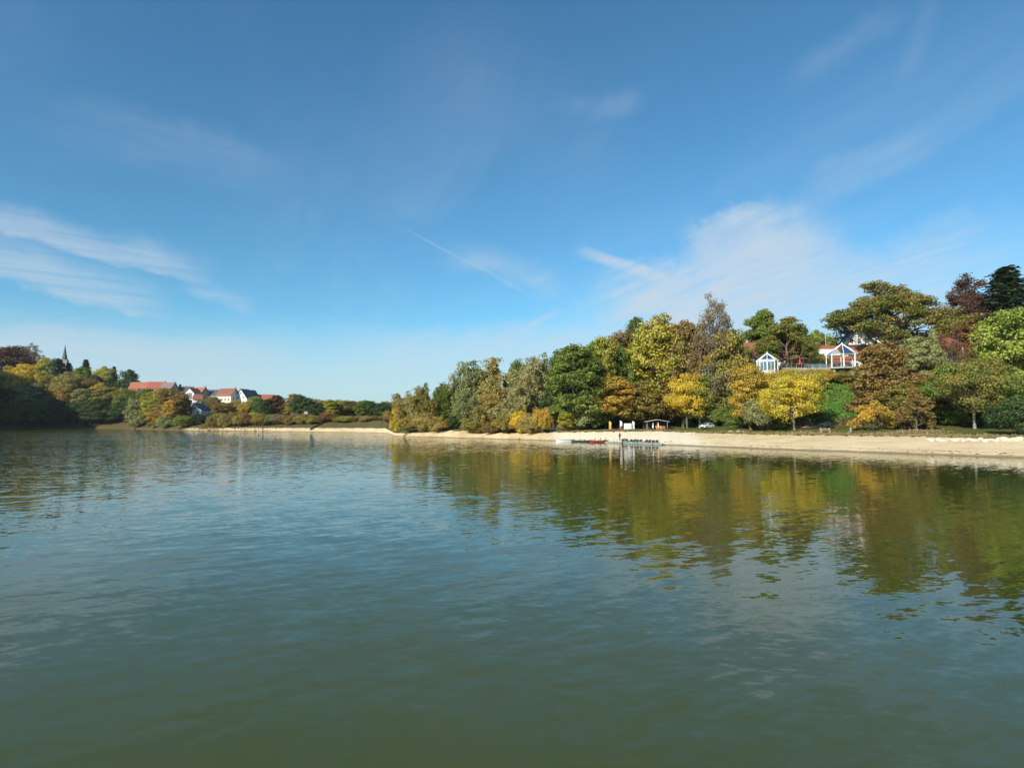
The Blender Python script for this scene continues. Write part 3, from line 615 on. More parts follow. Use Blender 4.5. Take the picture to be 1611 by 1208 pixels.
# ------------------------------------------------------------------ trees of the right bank
T = [
    # kind, px, depth, top, width, palette, label
    ('stem', 1533, 128, 564, 116, 'oakleaf', 'olive-yellow maple with a pale bare trunk on the lawn, near the right edge', 0),
    ('stem', 1250, 137, 588, 78, 'yellow', 'bright yellow maple beside the bench on the beach lawn', 1),
    ('twiggy', 1440, 127, 612, 56, 'brown', 'small thin brown tree on the lawn left of the pale-trunked maple', 0),
    ('twiggy', 1370, 128, 631, 56, 'gold', 'wide golden-brown many-stemmed shrub beside the litter bin', 1),
    ('bush', 1602, 111, 624, 74, 'deep', 'large dark green rounded bush behind the boulders at the right edge'),
    ('cone', 1391, 142, 540, 76, 'brown', 'tall olive-brown cone-shaped tree right of the open gazebo', 0),
    ('dense', 1412, 138, 600, 66, 'olive', 'dull olive-green tree low on the slope under the big oak'),
    ('dense', 1455, 141, 588, 62, 'rust', 'dark reddish-brown tree between the oak and the pale-trunked maple'),
    ('broad', 1492, 143, 578, 66, 'ygreen', 'yellow-green tree below the red-roofed balcony pavilion'),
    ('broad', 1600, 139, 488, 104, 'lime', 'tall bright green tree cut by the right edge of the picture'),
    ('dense', 1445, 153, 532, 56, 'grey', 'grey-green tree left of the red-roofed balcony pavilion'),
    ('oak', 1398, 181, 446, 176, 'oakleaf', 'huge spreading oak turning golden in front of the chalet', 0),
    ('beech', 1536, 182, 436, 96, 'purple', 'dark copper beech with thin purple-brown foliage left of the spruce'),
    ('spruce', 1592, 176, 422, 98, 'pine', 'dark spruce towering at the right edge of the hilltop', 0),
    ('sparse', 1503, 195, 458, 44, 'dry', 'thin grey leafless tree between the oak and the copper beech', 1),
    ('broad', 1524, 166, 500, 74, 'rust', 'russet-brown tree right of the red-roofed balcony pavilion'),
    ('sparse', 1494, 153, 512, 56, 'rust', 'thin rust-leaved tree in front of the red-roofed balcony pavilion', 1),
    ('twiggy', 1474, 152, 520, 40, 'grey', 'thin grey-green tree at the left corner of the balcony pavilion', 0),
    ('dense', 1556, 160, 525, 56, 'brown', 'brown tree under the copper beech beside the bright green tree'),
    ('oak', 1203, 196, 490, 74, 'green', 'green oak with open crown behind the glazed pavilion', 1),
    ('oak', 1240, 174, 500, 78, 'oakleaf', 'olive-brown oak behind the restaurant terrace', 2),
    ('dense', 1266, 175, 526, 40, 'brown', 'dark brown tree standing left of the restaurant sign'),
    ('broad', 1288, 232, 520, 52, 'lime', 'pale green tree behind the restaurant roof'),
    ('broad', 1312, 240, 530, 34, 'green', 'small green treetop just behind the open gazebo roof'),
    ('sparse', 1122, 175, 464, 90, 'dry', 'tall nearly leafless tree rising above the hilltop woods', 0),
    ('dense', 1150, 171, 520, 66, 'olive', 'golden-olive tree at the foot of the tall leafless tree'),
    ('dense', 1108, 178, 535, 46, 'brown', 'brown-olive tree left of the tall leafless tree'),
    ('broad', 1034, 186, 499, 100, 'ygreen', 'tall domed yellow-green tree at the top of the wooded slope', 0),
    ('dense', 1076, 181, 508, 62, 'brown', 'tall brown tree right of the domed yellow-green tree'),
    ('broad', 1001, 197, 501, 42, 'deep', 'dark green treetop left of the domed yellow-green tree'),
    ('dense', 974, 192, 524, 62, 'brown', 'rusty brown treetop on the ridge above the boat hut'),
    ('cone', 953, 180, 532, 44, 'ygreen', 'slender yellow tree in the middle of the wooded slope', 1),
    ('dense', 976, 183, 548, 44, 'green', 'mid green tree right of the slender yellow tree'),
    ('dense', 907, 177, 545, 78, 'green', 'large deep green tree at the left end of the wooded slope', 1),
    ('broad', 884, 192, 553, 50, 'deep', 'dark green tree tucked behind the large deep green one'),
    ('dense', 936, 190, 540, 50, 'green', 'green tree between the large deep green one and the slender yellow one'),
    ('broad', 992, 187, 563, 42, 'gold', 'small ochre-yellow tree above the orange maples'),
    ('dense', 1018, 187, 570, 48, 'red', 'red-leaved tree half way up the slope above the boat hut'),
    ('broad', 960, 179, 592, 68, 'orange', 'orange maple behind the beach flags'),
    ('dense', 1012, 181, 597, 66, 'olive', 'olive-brown tree behind the white box and flags'),
    ('dense', 1046, 184, 604, 48, 'rust', 'reddish-brown tree behind the boat hut'),
    ('broad', 1081, 174, 588, 54, 'yellow', 'brilliant yellow tree left of the parked white car'),
    ('dense', 1126, 175, 582, 74, 'green', 'broad green tree above the parked white car', 0),
    ('broad', 1181, 150, 574, 50, 'gold', 'golden-orange tree under the glazed pavilion'),
    ('bush', 1200, 146, 627, 58, 'grey', 'tall grey-green bush left of the yellow maple'),
    ('bush', 1140, 167, 641, 38, 'green', 'round green bush beside the parked white car'),
    ('bush', 1163, 158, 640, 40, 'green', 'leafy green bush between the white car and the grey-green bush'),
    ('bush', 917, 178, 632, 44, 'grey', 'dull grey-brown bush beside the small footbridge'),
    ('bush', 938, 178, 645, 32, 'green', 'green bush left of the orange flag'),
    ('broad', 890, 174, 648, 24, 'ygreen', 'small yellow-green tree beside the small footbridge'),
    ('bush', 1279, 145, 646, 20, 'rust', 'brown bush right of the yellow maple'),
    ('bush', 1492, 136, 636, 44, 'green', 'leafy green thicket left of the maple with the pale trunk'),
    ('bush', 1528, 139, 628, 60, 'deep', 'dark thicket in the shade behind the pale-trunked maple'),
    ('bush', 1560, 137, 632, 46, 'deep', 'dark green thicket between the pale-trunked maple and the edge bush'),
    ('bush', 1420, 133, 648, 40, 'green', 'low green bush under the reddish-brown tree'),
    ('bush', 1455, 135, 655, 22, 'red', 'small red-leaved bush behind the thin brown lawn tree'),
    ('broad', 1580, 146, 560, 60, 'green', 'green tree behind the dark edge bush'),
    ('bush', 1221, 158, 582, 50, 'gold', 'yellow-brown bush under the glazed pavilion window'),
    ('bush', 1246, 158, 580, 46, 'ygreen', 'yellow-green bush at the terrace edge'),
    ('bush', 1270, 157, 581, 50, 'ochre', 'sandy-brown bush at the terrace edge above the yellow maple'),
    ('bush', 1295, 160, 581, 42, 'gold', 'golden bush below the open gazebo'),
    ('bush', 1324, 159, 584, 38, 'olive', 'olive bush under the right side of the open gazebo'),
    ('bush', 1232, 148, 612, 46, 'ochre', 'tan bush on the slope behind the yellow maple'),
    ('bush', 1062, 188, 640, 46, 'deep', 'dark bush right behind the boat hut'),
    ('bush', 990, 184, 642, 50, 'deep', 'dark bush behind the white box'),
    ('bush', 1092, 192, 640, 46, 'deep', 'dark hedge bush behind the parked white car'),
]
for r in T:
    k, px, Y, top, wp, pal, lab = r[:7]
    plant(k, px, Y, top, wp, pal, lab, v=r[7] if len(r) > 7 else None)
# trees that only fill the depth of the hillside wood
for px, Y, top, wp, pal in [(935, 204, 565, 50, 'deep'), (965, 208, 550, 55, 'deep'), (1045, 205, 545, 60, 'deep'), (1065, 198, 560, 55, 'brown'), (1095, 200, 560, 50, 'deep'), (1140, 196, 560, 50, 'deep'),
                            (1005, 188, 585, 60, 'deep'), (1040, 186, 600, 50, 'deep'), (905, 195, 585, 60, 'deep'), (870, 200, 590, 50, 'deep'), (1175, 200, 550, 50, 'brown'), (1100, 176, 600, 46, 'deep'),
                            (1440, 200, 545, 60, 'deep'), (1480, 205, 530, 60, 'deep'), (1540, 195, 530, 60, 'deep'), (1580, 190, 520, 60, 'deep'), (1625, 165, 520, 70, 'green'), (1640, 140, 560, 70, 'deep'), (1480, 158, 600, 50, 'deep'), (1570, 146, 600, 60, 'deep')]:
    plant('dense', px, Y, top, wp, pal, 'shaded tree standing deep in the hillside wood behind the beach', 'trees deep in the hillside wood')

# ------------------------------------------------------------------ willows of the wooded point
T = [
    ('willow', 636, 219, 618, 40, 'ochre', 'small ochre willow at the tip of the wooded point', 0),
    ('willow', 660, 213, 612, 40, 'taupe', 'tan willow second from the tip of the wooded point', 2),
    ('willow', 682, 208, 604, 50, 'olive', 'olive willow with rounded top near the tip of the point', 3),
    ('willow', 699, 204, 608, 32, 'green', 'narrow green tree between the olive and the tall grey willows', 1),
    ('willow', 723, 207, 600, 42, 'grey', 'grey-green willow at the foot of the tall pointed one', 2),
    ('willow', 737, 200, 570, 42, 'grey', 'tall pointed grey-green willow in the middle of the point', 1),
    ('willow', 760, 203, 590, 42, 'olive', 'olive willow right of the tall pointed one', 3),
    ('willow', 787, 197, 567, 70, 'ochre', 'broad golden-olive willow with a high dome', 2),
    ('dense', 812, 212, 567, 28, 'green', 'green treetop showing between the two broad willows'),
    ('willow', 832, 188, 572, 64, 'taupe', 'broad tan-grey willow left of the deep green tree', 3),
    ('willow', 853, 192, 560, 56, 'grey', 'tall grey-green willow beside the deep green tree', 0),
    ('willow', 772, 188, 612, 46, 'ochre', 'brownish willow hanging low over the sand', 0),
    ('willow', 742, 191, 618, 46, 'grey', 'grey willow hanging low in front of the tall pointed one', 3),
    ('willow', 810, 184, 605, 46, 'taupe', 'pale tan willow low in front of the broad ones', 2),
    ('dense', 870, 183, 600, 30, 'deep', 'dark tree in the gap right of the willows'),
    ('dense', 716, 203, 640, 26, 'deep', 'dark tree in the gap above the bare bank'),
    ('bush', 624, 219, 641, 20, 'yellow', 'yellow bush at the very tip of the wooded point'),
    ('bush', 645, 208, 655, 36, 'olive', 'olive bush on the waterline at the tip of the point'),
    ('bush', 668, 204, 650, 34, 'ochre', 'ochre bush on the waterline second from the tip'),
    ('bush', 678, 206, 646, 20, 'gold', 'yellow bush between the olive shore bushes'),
    ('bush', 690, 202, 655, 30, 'ochre', 'brown-olive bush left of the bare bank'),
    ('bush', 748, 189, 655, 40, 'olive', 'olive bush right of the bare bank'),
    ('bush', 772, 184, 664, 26, 'brown', 'brown bush on the sand under the hanging willow'),
    ('bush', 797, 181, 652, 36, 'olive', 'yellow-olive bush on the sand below the tan willow'),
    ('bush', 818, 178, 646, 26, 'yellow', 'yellow bush left of the orange one on the sand'),
    ('bush', 833, 176, 650, 30, 'ochre', 'ochre bush between the yellow and the orange bush'),
    ('bush', 853, 174, 642, 28, 'gold', 'orange-gold rounded bush beside the footbridge'),
]
for r in T:
    k, px, Y, top, wp, pal, lab = r[:7]
    plant(k, px, Y, top, wp, pal, lab, v=r[7] if len(r) > 7 else None)

# ------------------------------------------------------------------ the far dam
rb = random.Random(8)
colour_word = {'red': 'red', 'rust': 'rust-brown', 'brown': 'brown', 'olive': 'olive', 'ygreen': 'yellow-green', 'ochre': 'ochre', 'green': 'green', 'purple': 'dark purple', 'dry': 'tan', 'deep': 'dark green', 'grey': 'grey-green', 'gold': 'gold', 'orange': 'orange', 'lime': 'light green'}
bushes = [(336, 'brown', 652), (346, 'ochre', 650), (356, 'olive', 651), (367, 'brown', 648), (378, 'olive', 651), (389, 'rust', 650), (399, 'ygreen', 648), (409, 'olive', 650), (418, 'rust', 652), (427, 'green', 652), (436, 'dry', 651), (446, 'brown', 653),
          (457, 'brown', 655), (466, 'dry', 650), (474, 'olive', 652), (484, 'brown', 650), (493, 'ygreen', 653), (502, 'brown', 655), (516, 'rust', 649), (526, 'rust', 654), (534, 'olive', 655), (545, 'ygreen', 654), (556, 'brown', 655), (566, 'dry', 654), (577, 'ochre', 654), (588, 'brown', 654), (597, 'deep', 658), (607, 'dry', 654), (616, 'brown', 652)]
for px, pal, top in bushes:
    plant('bush', px, 336 - (px - 330) * 0.10 + rb.uniform(-2, 3), top, 21 if px != 516 else 26, pal, f'{colour_word[pal]} low bush in the row on the far dam', 'bushes along the far dam')
trees = [(404, 'green', 626), (418, 'deep', 628), (436, 'purple', 622), (428, 'green', 626), (462, 'olive', 620), (472, 'deep', 621), (484, 'deep', 626), (496, 'grey', 628), (508, 'olive', 630), (520, 'ygreen', 629), (531, 'lime', 629), (541, 'olive', 630), (553, 'brown', 631), (563, 'olive', 632), (572, 'green', 631), (580, 'deep', 630), (591, 'olive', 634), (601, 'deep', 634), (612, 'deep', 638), (500, 'deep', 634), (536, 'green', 634), (450, 'brown', 632)]
for i, (px, pal, top) in enumerate(trees):
    plant('dense', px, rb.uniform(350, 372), top, 24, pal, f'{colour_word[pal]} tree in the row behind the far dam', 'trees behind the far dam')
for px in range(410, 640, 13):
    plant('dense', px, rb.uniform(385, 420), 634 + rb.uniform(-3, 3), 24, rb.choice(['deep', 'green', 'olive']), 'distant tree half hidden behind the row on the far dam', 'distant trees behind the far dam')

# ------------------------------------------------------------------ slope under the village
T = [
    ('broad', 270, 375, 611, 44, 'brown', 'large brown-orange tree on the slope below the village roofs'),
    ('broad', 241, 392, 616, 30, 'ygreen', 'yellow-green tree at the edge of the small green meadow'),
    ('broad', 247, 378, 645, 24, 'orange', 'bright orange tree at the foot of the green meadow'),
    ('broad', 268, 365, 630, 22, 'orange', 'orange-leaved tree in front of the large brown one'),
    ('broad', 284, 372, 617, 30, 'brown', 'brown tree left of the lower white house'),
    ('bush', 223, 398, 652, 26, 'grey', 'grey-green bush at the shore right of the dark wood'),
    ('bush', 262, 364, 652, 26, 'grey', 'dull green bush at the shore below the orange tree'),
    ('bush', 288, 347, 654, 30, 'green', 'round green bush at the left end of the sand'),
    ('bush', 244, 377, 662, 20, 'olive', 'low olive bush at the shore below the orange tree'),
    ('bush', 309, 352, 651, 26, 'pine', 'very dark hedge left below the lower white house'),
    ('bush', 326, 354, 651, 24, 'pine', 'very dark hedge right below the lower white house'),
    ('spruce', 282, 425, 605, 10, 'pine', 'small dark spruce among the village roofs'),
    ('broad', 335, 400, 624, 24, 'brown', 'brown tree right above the lower white house'),
    ('broad', 351, 372, 633, 30, 'brown', 'wide brown tree below the brown-roofed house'),
    ('broad', 371, 378, 630, 26, 'ochre', 'ochre tree below the white gabled house'),
    ('broad', 387, 365, 632, 22, 'gold', 'golden tree left of the bright green one'),
    ('broad', 401, 372, 624, 24, 'lime', 'bright green tree at the right end of the village'),
    ('dense', 232, 408, 612, 30, 'green', 'green tree in front of the long red roof'),
    ('dense', 254, 405, 611, 26, 'olive', 'olive tree in front of the grey-purple roof'),
    ('dense', 318, 410, 628, 18, 'green', 'small green tree below the red gabled house'),
    ('dense', 212, 400, 628, 26, 'grey', 'grey tree at the right end of the dark wood'),
]
for r in T: plant(*r[:7])

# ------------------------------------------------------------------ the wood on the left shore
T = [
    ('dense', 12, 462, 545, 66, 'purple', 'big dark brown tree at the top left of the wood'),
    ('sparse', 45, 466, 540, 36, 'dry', 'pale thin-leaved tree at the top of the left wood', 0),
    ('broad', 34, 438, 573, 46, 'yellow', 'bright yellow tree in the left wood'),
    ('broad', 67, 458, 563, 24, 'ygreen', 'light green treetop left of the church spire'),
    ('broad', 88, 482, 564, 18, 'pine', 'dark treetop just left of the church spire'),
    ('spruce', 105, 484, 571, 20, 'pine', 'dark spruce just right of the church spire', 0),
    ('spruce', 132, 478, 566, 19, 'pine', 'lone spruce rising right of the church', 1),
    ('broad', 127, 462, 578, 26, 'green', 'green tree under the lone spruce'),
    ('broad', 105, 438, 586, 38, 'ochre', 'ochre-olive tree below the church spire'),
    ('broad', 162, 462, 577, 30, 'ygreen', 'olive-yellow treetop in the middle of the left wood skyline'),
    ('spruce', 177, 466, 577, 14, 'pine', 'narrow dark spruce on the left wood skyline', 1),
    ('broad', 201, 452, 582, 28, 'deep', 'dark green rounded tree at the right end of the left wood skyline'),
    ('broad', 146, 452, 590, 24, 'deep', 'dark green tree between the lone spruce and the olive-yellow top'),
    ('broad', 50, 430, 602, 46, 'grey', 'grey-green tree below the bright yellow one'),
    ('broad', 75, 440, 590, 30, 'olive', 'olive tree right of the bright yellow one'),
    ('broad', 98, 428, 612, 26, 'orange', 'orange-red tree low below the church'),
    ('broad', 155, 436, 602, 24, 'gold', 'golden tree below the olive-yellow top'),
    ('broad', 178, 434, 610, 28, 'orange', 'orange tree near the right end of the left wood'),
    ('broad', 126, 432, 612, 28, 'grey', 'grey-olive tree in the middle of the left wood'),
    ('broad', 196, 428, 612, 28, 'green', 'green tree above the shore at the right end of the left wood'),
    ('broad', 140, 444, 596, 26, 'brown', 'brown tree in the middle of the left wood'),
    ('broad', 8, 434, 596, 30, 'deep', 'deep green tree at the left edge below the big brown one'),
]
for r in T: plant(*r[:7], v=r[7] if len(r) > 7 else None)
for px in range(-14, 212, 13):
    plant('dense', px, 421 + rb.uniform(0, 4), 634 + rb.uniform(-8, 8), 30, (c_ := rb.choice(['deep', 'green', 'brown', 'deep'])), f'{colour_word[c_]} shaded tree in the lowest row of the left wood', 'lowest row of the left wood')
for px in range(-10, 205, 16):
    plant('dense', px, 431 + rb.uniform(-2, 4), 616 + rb.uniform(-8, 6), 32, (c_ := rb.choice(['deep', 'brown', 'olive', 'deep'])), f'{colour_word[c_]} tree in the second row up in the left wood', 'second row of the left wood')
for px in list(range(-10, 120, 22)) + [150, 185]:
    plant('dense', px, 452 + rb.uniform(-4, 6), (588 if px < 80 else 600) + rb.uniform(-6, 6), 34, (c_ := rb.choice(['deep', 'deep', 'green'])), f'{colour_word[c_]} tree filling the upper slope of the left wood', 'upper slope of the left wood')
# unseen trees added left of the frame to shade the visible wood
for i in range(44):
    f = i / 43; x0 = -343 + 42 * min(1, f * 2.2); y0 = 404 - 230 * f
    for dx, hh in ((-8, 17), (-24, 20), (-40, 22), (-56, 22)):
        x = x0 + dx * (1 - .2 * f) + rb.uniform(-3, 3); y = y0 + rb.uniform(-3, 3) + (6 if dx < -10 else 0)
        pr = PROTO['dense'][rb.randrange(3)]; z = ground_z(x, y); h = hh * rb.uniform(.85, 1.15); sx = rb.uniform(12, 15) / pr['W']
        root = empty('broadleaf_tree', (x, y, z), rb.uniform(0, 6), 'unseen tree added left of the frame to shade the left wood', 'tree', 'unseen trees added to shade the left wood', (sx, sx, .78 * h / pr['H']))
        link('trunk', pr['trunk'], None, root); c = link('crown', pr['crown'], None, root)
        A, B = PAL[rb.choice(['deep', 'green', 'brown', 'olive'])]; c.color = (*A, 1); c['leaf_b'] = B

# ------------------------------------------------------------------ building materials
WHITE = mat('white_paint', (0.78, 0.77, 0.74), 0.5, var=.05); CREAM = mat('cream_render', (0.70, 0.64, 0.50), 0.85, var=.06)
PLASTER = mat('white_plaster', (0.74, 0.73, 0.69), 0.85, var=.06); TAN = mat('tan_render', (0.46, 0.36, 0.26), 0.85, var=.08)
GREYW = mat('grey_render', (0.36, 0.35, 0.33), 0.85, var=.08); DARKWOOD = mat('dark_timber', (0.055, 0.036, 0.025), 0.8, var=.25, scale=3)
TILE_RED = mat('red_tiles', (0.30, 0.085, 0.05), 0.8, var=.16, scale=2.5, bump=.04); TILE_ORANGE = mat('orange_tiles', (0.34, 0.12, 0.07), 0.8, var=.16, scale=2.5)
TILE_BROWN = mat('brown_tiles', (0.24, 0.085, 0.055), 0.8, var=.16, scale=2.5); TILE_PURPLE = mat('purple_tiles', (0.22, 0.15, 0.145), 0.8, var=.12, scale=2.5)
SLATE = mat('slate', (0.085, 0.095, 0.105), 0.6, var=.15, scale=2.5); SPIRE = mat('spire_slate', (0.075, 0.10, 0.105), 0.5, var=.2, scale=1.5)
STONE = mat('sandstone', (0.36, 0.30, 0.24), 0.9, var=.15); PALE_STONE = mat('pale_limestone', (0.56, 0.50, 0.39), 0.9, var=.16, scale=2.0, bump=.05)
PANE = mat('dark_pane', (0.05, 0.06, 0.07), 0.08, var=.2); GLASS = glass_mat('clear_glass'); ROOFGLASS = glass_mat('roof_glass', (0.74, 0.78, 0.76), 0.08)
STEEL = mat('grey_steel', (0.30, 0.31, 0.31), 0.45, metal=.6, var=.1); CONC = mat('concrete', (0.34, 0.33, 0.30), 0.9, var=.12)
WOOD = mat('weathered_wood', (0.23, 0.17, 0.11), 0.85, var=.25, scale=4); ORANGE = mat('orange_cloth', (0.72, 0.20, 0.03), 0.8, var=.08)
REDP = mat('red_plastic', (0.20, 0.022, 0.026), 0.4, var=.1); BLUEP = mat('blue_plastic', (0.06, 0.22, 0.36), 0.4, var=.1); DARKP = mat('dark_plastic', (0.035, 0.037, 0.04), 0.5, var=.1)
GREYG = mat('grey_green_plastic', (0.27, 0.32, 0.29), 0.45, var=.1); CLOTHW = mat('white_cloth', (0.76, 0.74, 0.70), 0.85, var=.05); PINK = mat('crimson_cloth', (0.50, 0.035, 0.10), 0.85, var=.1)
RUBBER = mat('rubber', (0.02, 0.02, 0.02), 0.8); YELLOWC = mat('yellow_cloth', (0.75, 0.42, 0.05), 0.8, var=.08); SIGNRED = mat('sign_red', (0.50, 0.10, 0.07), 0.7, var=.05)

def window(parent, face, u, z, w, h, L, W, frame=WHITE, cross=True):
    """face: f (-y), b (+y), l (-x), r (+x) of a body L x W; u runs along the face"""
    ax = {'f': (Vector((u, -W / 2, z)), Vector((1, 0, 0)), Vector((0, -1, 0))), 'b': (Vector((u, W / 2, z)), Vector((1, 0, 0)), Vector((0, 1, 0))),
          'l': (Vector((-L / 2, u, z)), Vector((0, 1, 0)), Vector((-1, 0, 0))), 'r': (Vector((L / 2, u, z)), Vector((0, 1, 0)), Vector((1, 0, 0)))}[face]
    c, t, n = ax; M = Matrix((t, n, Vector((0, 0, 1)))).transposed(); fr = MB(); k = .09
    for dx, dz, sx, sz in ((0, h / 2, w + k, k), (0, -h / 2, w + k, k), (-w / 2, 0, k, h - k), (w / 2, 0, k, h - k)) + (((0, 0, .05, h - k),) if cross else ()):
        fr.box(c + t * dx + Vector((0, 0, dz)) + n * .035, (sx, .07, sz), rot=M)
    o = fr.build('window', frame, parent); MB().box(c + n * .012, (w - .04, .02, h - .04), rot=M).build('pane', PANE, o); return o
def house(px, Y, rz, L, W, eave, ridge, wallm, roofm, label, wins=(), chim=(), base=None, gable=None, over=.5, door=None, name='house', dz=0):
    p = gp(px, Y); bz = p.z - .4 if base is None else base; r = empty(name, (p.x, p.y, bz), rz, label, 'house')
    w = MB(); prof_ = [(-W / 2, -1.5), (W / 2, -1.5), (W / 2, eave), (-W / 2, eave)]
    w.add([(x, y, z) for x in (-L / 2, L / 2) for y, z in prof_], [(0, 3, 2, 1), (4, 5, 6, 7), (0, 1, 5, 4), (1, 2, 6, 5), (3, 0, 4, 7)])
    if gable is None: w.add([(-L / 2, -W / 2, eave), (-L / 2, W / 2, eave), (-L / 2, 0, ridge), (L / 2, -W / 2, eave), (L / 2, W / 2, eave), (L / 2, 0, ridge)], [(0, 1, 2), (3, 5, 4)])
    w.build('wall', wallm, r)
    if gable is not None:
        for sx in (-1, 1): MB().add([(sx * L / 2, -W / 2, eave), (sx * L / 2, W / 2, eave), (sx * L / 2, 0, ridge)], [(0, 1, 2)]).build('gable_wall', gable, r)
    rf = MB(); s = (ridge - eave) / (W / 2); t = .22
    for sy in (-1, 1):
        y0 = sy * (W / 2 + over); z0 = eave - s * over
        v = [(-L / 2 - over, y0, z0), (L / 2 + over, y0, z0), (L / 2 + over, 0, ridge), (-L / 2 - over, 0, ridge)]
        rf.add(v + [(a, b, c + t) for a, b, c in v], [(0, 1, 2, 3), (4, 5, 6, 7), (0, 1, 5, 4), (1, 2, 6, 5), (2, 3, 7, 6), (3, 0, 4, 7)])
    ro = rf.build('roof', roofm, r)
    for x, y in chim:
        zc = ridge - s * abs(y); MB().box((x, y, zc + .5), (.7, .7, 2.0)).build('chimney', STONE, ro, bevel=.03)
    for a in wins: window(r, *a, L, W)
    if door: d = MB(); u = door; d.box((u, -W / 2 - .03, 1.05), (1.1, .06, 2.1)); dd = d.build('door', DARKWOOD, r); MB().box((u + .4, -W / 2 - .09, 1.05), (.12, .05, .05)).build('handle', STEEL, dd)
    return r
def ridge_h(px, py, Y, base_z): return at(px, py, Y).z - base_z
def wrow(face, us, zs, w=1.1, h=1.3): return [(face, u, z, w, h) for u in us for z in zs]

def village():
    def hs(px, Y, ry, rz, L, W, rh, *a, **k):
        g = gp(px, Y).z - .4; H = at(px, ry, Y).z - g
        return house(px, Y, R(rz), L, W, H - rh, H, *a, base=g, **k)
    hs(224, 446, 601.5, 4, 15, 9, 4.3, CREAM, TILE_ORANGE, 'long house with bright orange-red roof at the left end of the village', wrow('f', (-5, -2, 2, 5), (3.2, 6.2)), [(3, .8)])
    hs(247, 443, 601, 0, 11, 9, 4.6, TAN, TILE_RED, 'red-roofed house with chimney joined to the long orange-roofed one', wrow('f', (-3, 0, 3), (3.2, 6.4)), [(4.6, .5)])
    hs(265, 442, 602, -6, 8, 9, 4.4, GREYW, TILE_PURPLE, 'grey house under a dull purple roof', wrow('f', (-2, 2), (3.2, 6.2)), [(3.4, .5)])
    hs(291, 448, 608.5, 8, 10, 8, 4.0, GREYW, SLATE, 'grey slate-roofed house behind the small spruce', wrow('f', (-3, 0, 3), (5,)), [(0, .6)])
    hs(303, 428, 611, 80, 8, 7, 3.2, PLASTER, TILE_BROWN, 'small white gabled house left of the red gabled one', wrow('l', (-1.5, 1.5), (5, 8), .9, 1.1))
    hs(315, 436, 609.5, -28, 9, 8, 4.6, STONE, TILE_ORANGE, 'stone house with steep orange roof in the village middle', wrow('f', (-2.5, 0, 2.5), (5.4,)), [(4, .4)])
    hs(336, 440, 613.5, 4, 9, 8, 3.6, PLASTER, SLATE, 'white house with blue-grey slate roof', wrow('f', (-3, 0, 3), (5.2,)))
    hs(358, 432, 611.5, -14, 11.5, 9, 4.4, CREAM, TILE_BROWN, 'cream house under a wide brown tiled roof', wrow('f', (-4, -1.3, 1.3, 4), (4.4, 7.2)) + wrow('r', (-2, 1.5), (5,)), [(5, .3)])
    hs(384, 436, 612.5, 80, 9, 9.5, 6.4, PLASTER, SLATE, 'white gabled house with a very steep dark roof', wrow('l', (-2, 2), (3.5, 6.5)) + [('l', 0, 9.3, 1.1, 1.2)])
    hs(395, 445, 614, 80, 8, 8, 5.2, PLASTER, SLATE, 'second steep dark roof just behind the white gable', wrow('l', (-2, 2), (4,)))
    hs(416, 452, 621, 0, 13, 8, 3.4, GREYW, TILE_RED, 'low red-roofed house half hidden by trees at the village end', wrow('f', (-4, 0, 4), (3.5,)))
    hs(313, 381, 634.5, 82, 9, 8.5, 4.0, PLASTER, SLATE, 'lower white house with dark roof above the dark hedge', wrow('l', (-2.2, 2.2), (3.0,), 1.3, 1.4) + [('l', 0, 5.8, 1.2, 1.2)] + wrow('f', (-2.5, 0, 2.5), (3.0,)), [(2, .6)])
    hs(311, 414, 622, 20, 5, 5, 2.4, PLASTER, TILE_BROWN, 'tiny white house below the red gabled house', [('f', 0, 4, 1, 1)])
    hs(208, 440, 611, 10, 6, 6, 3.0, PLASTER, TILE_RED, 'small white house at the right end of the left wood', [('f', -1, 3.4, 1, 1.2), ('f', 1.4, 3.4, 1, 1.2)])
village()

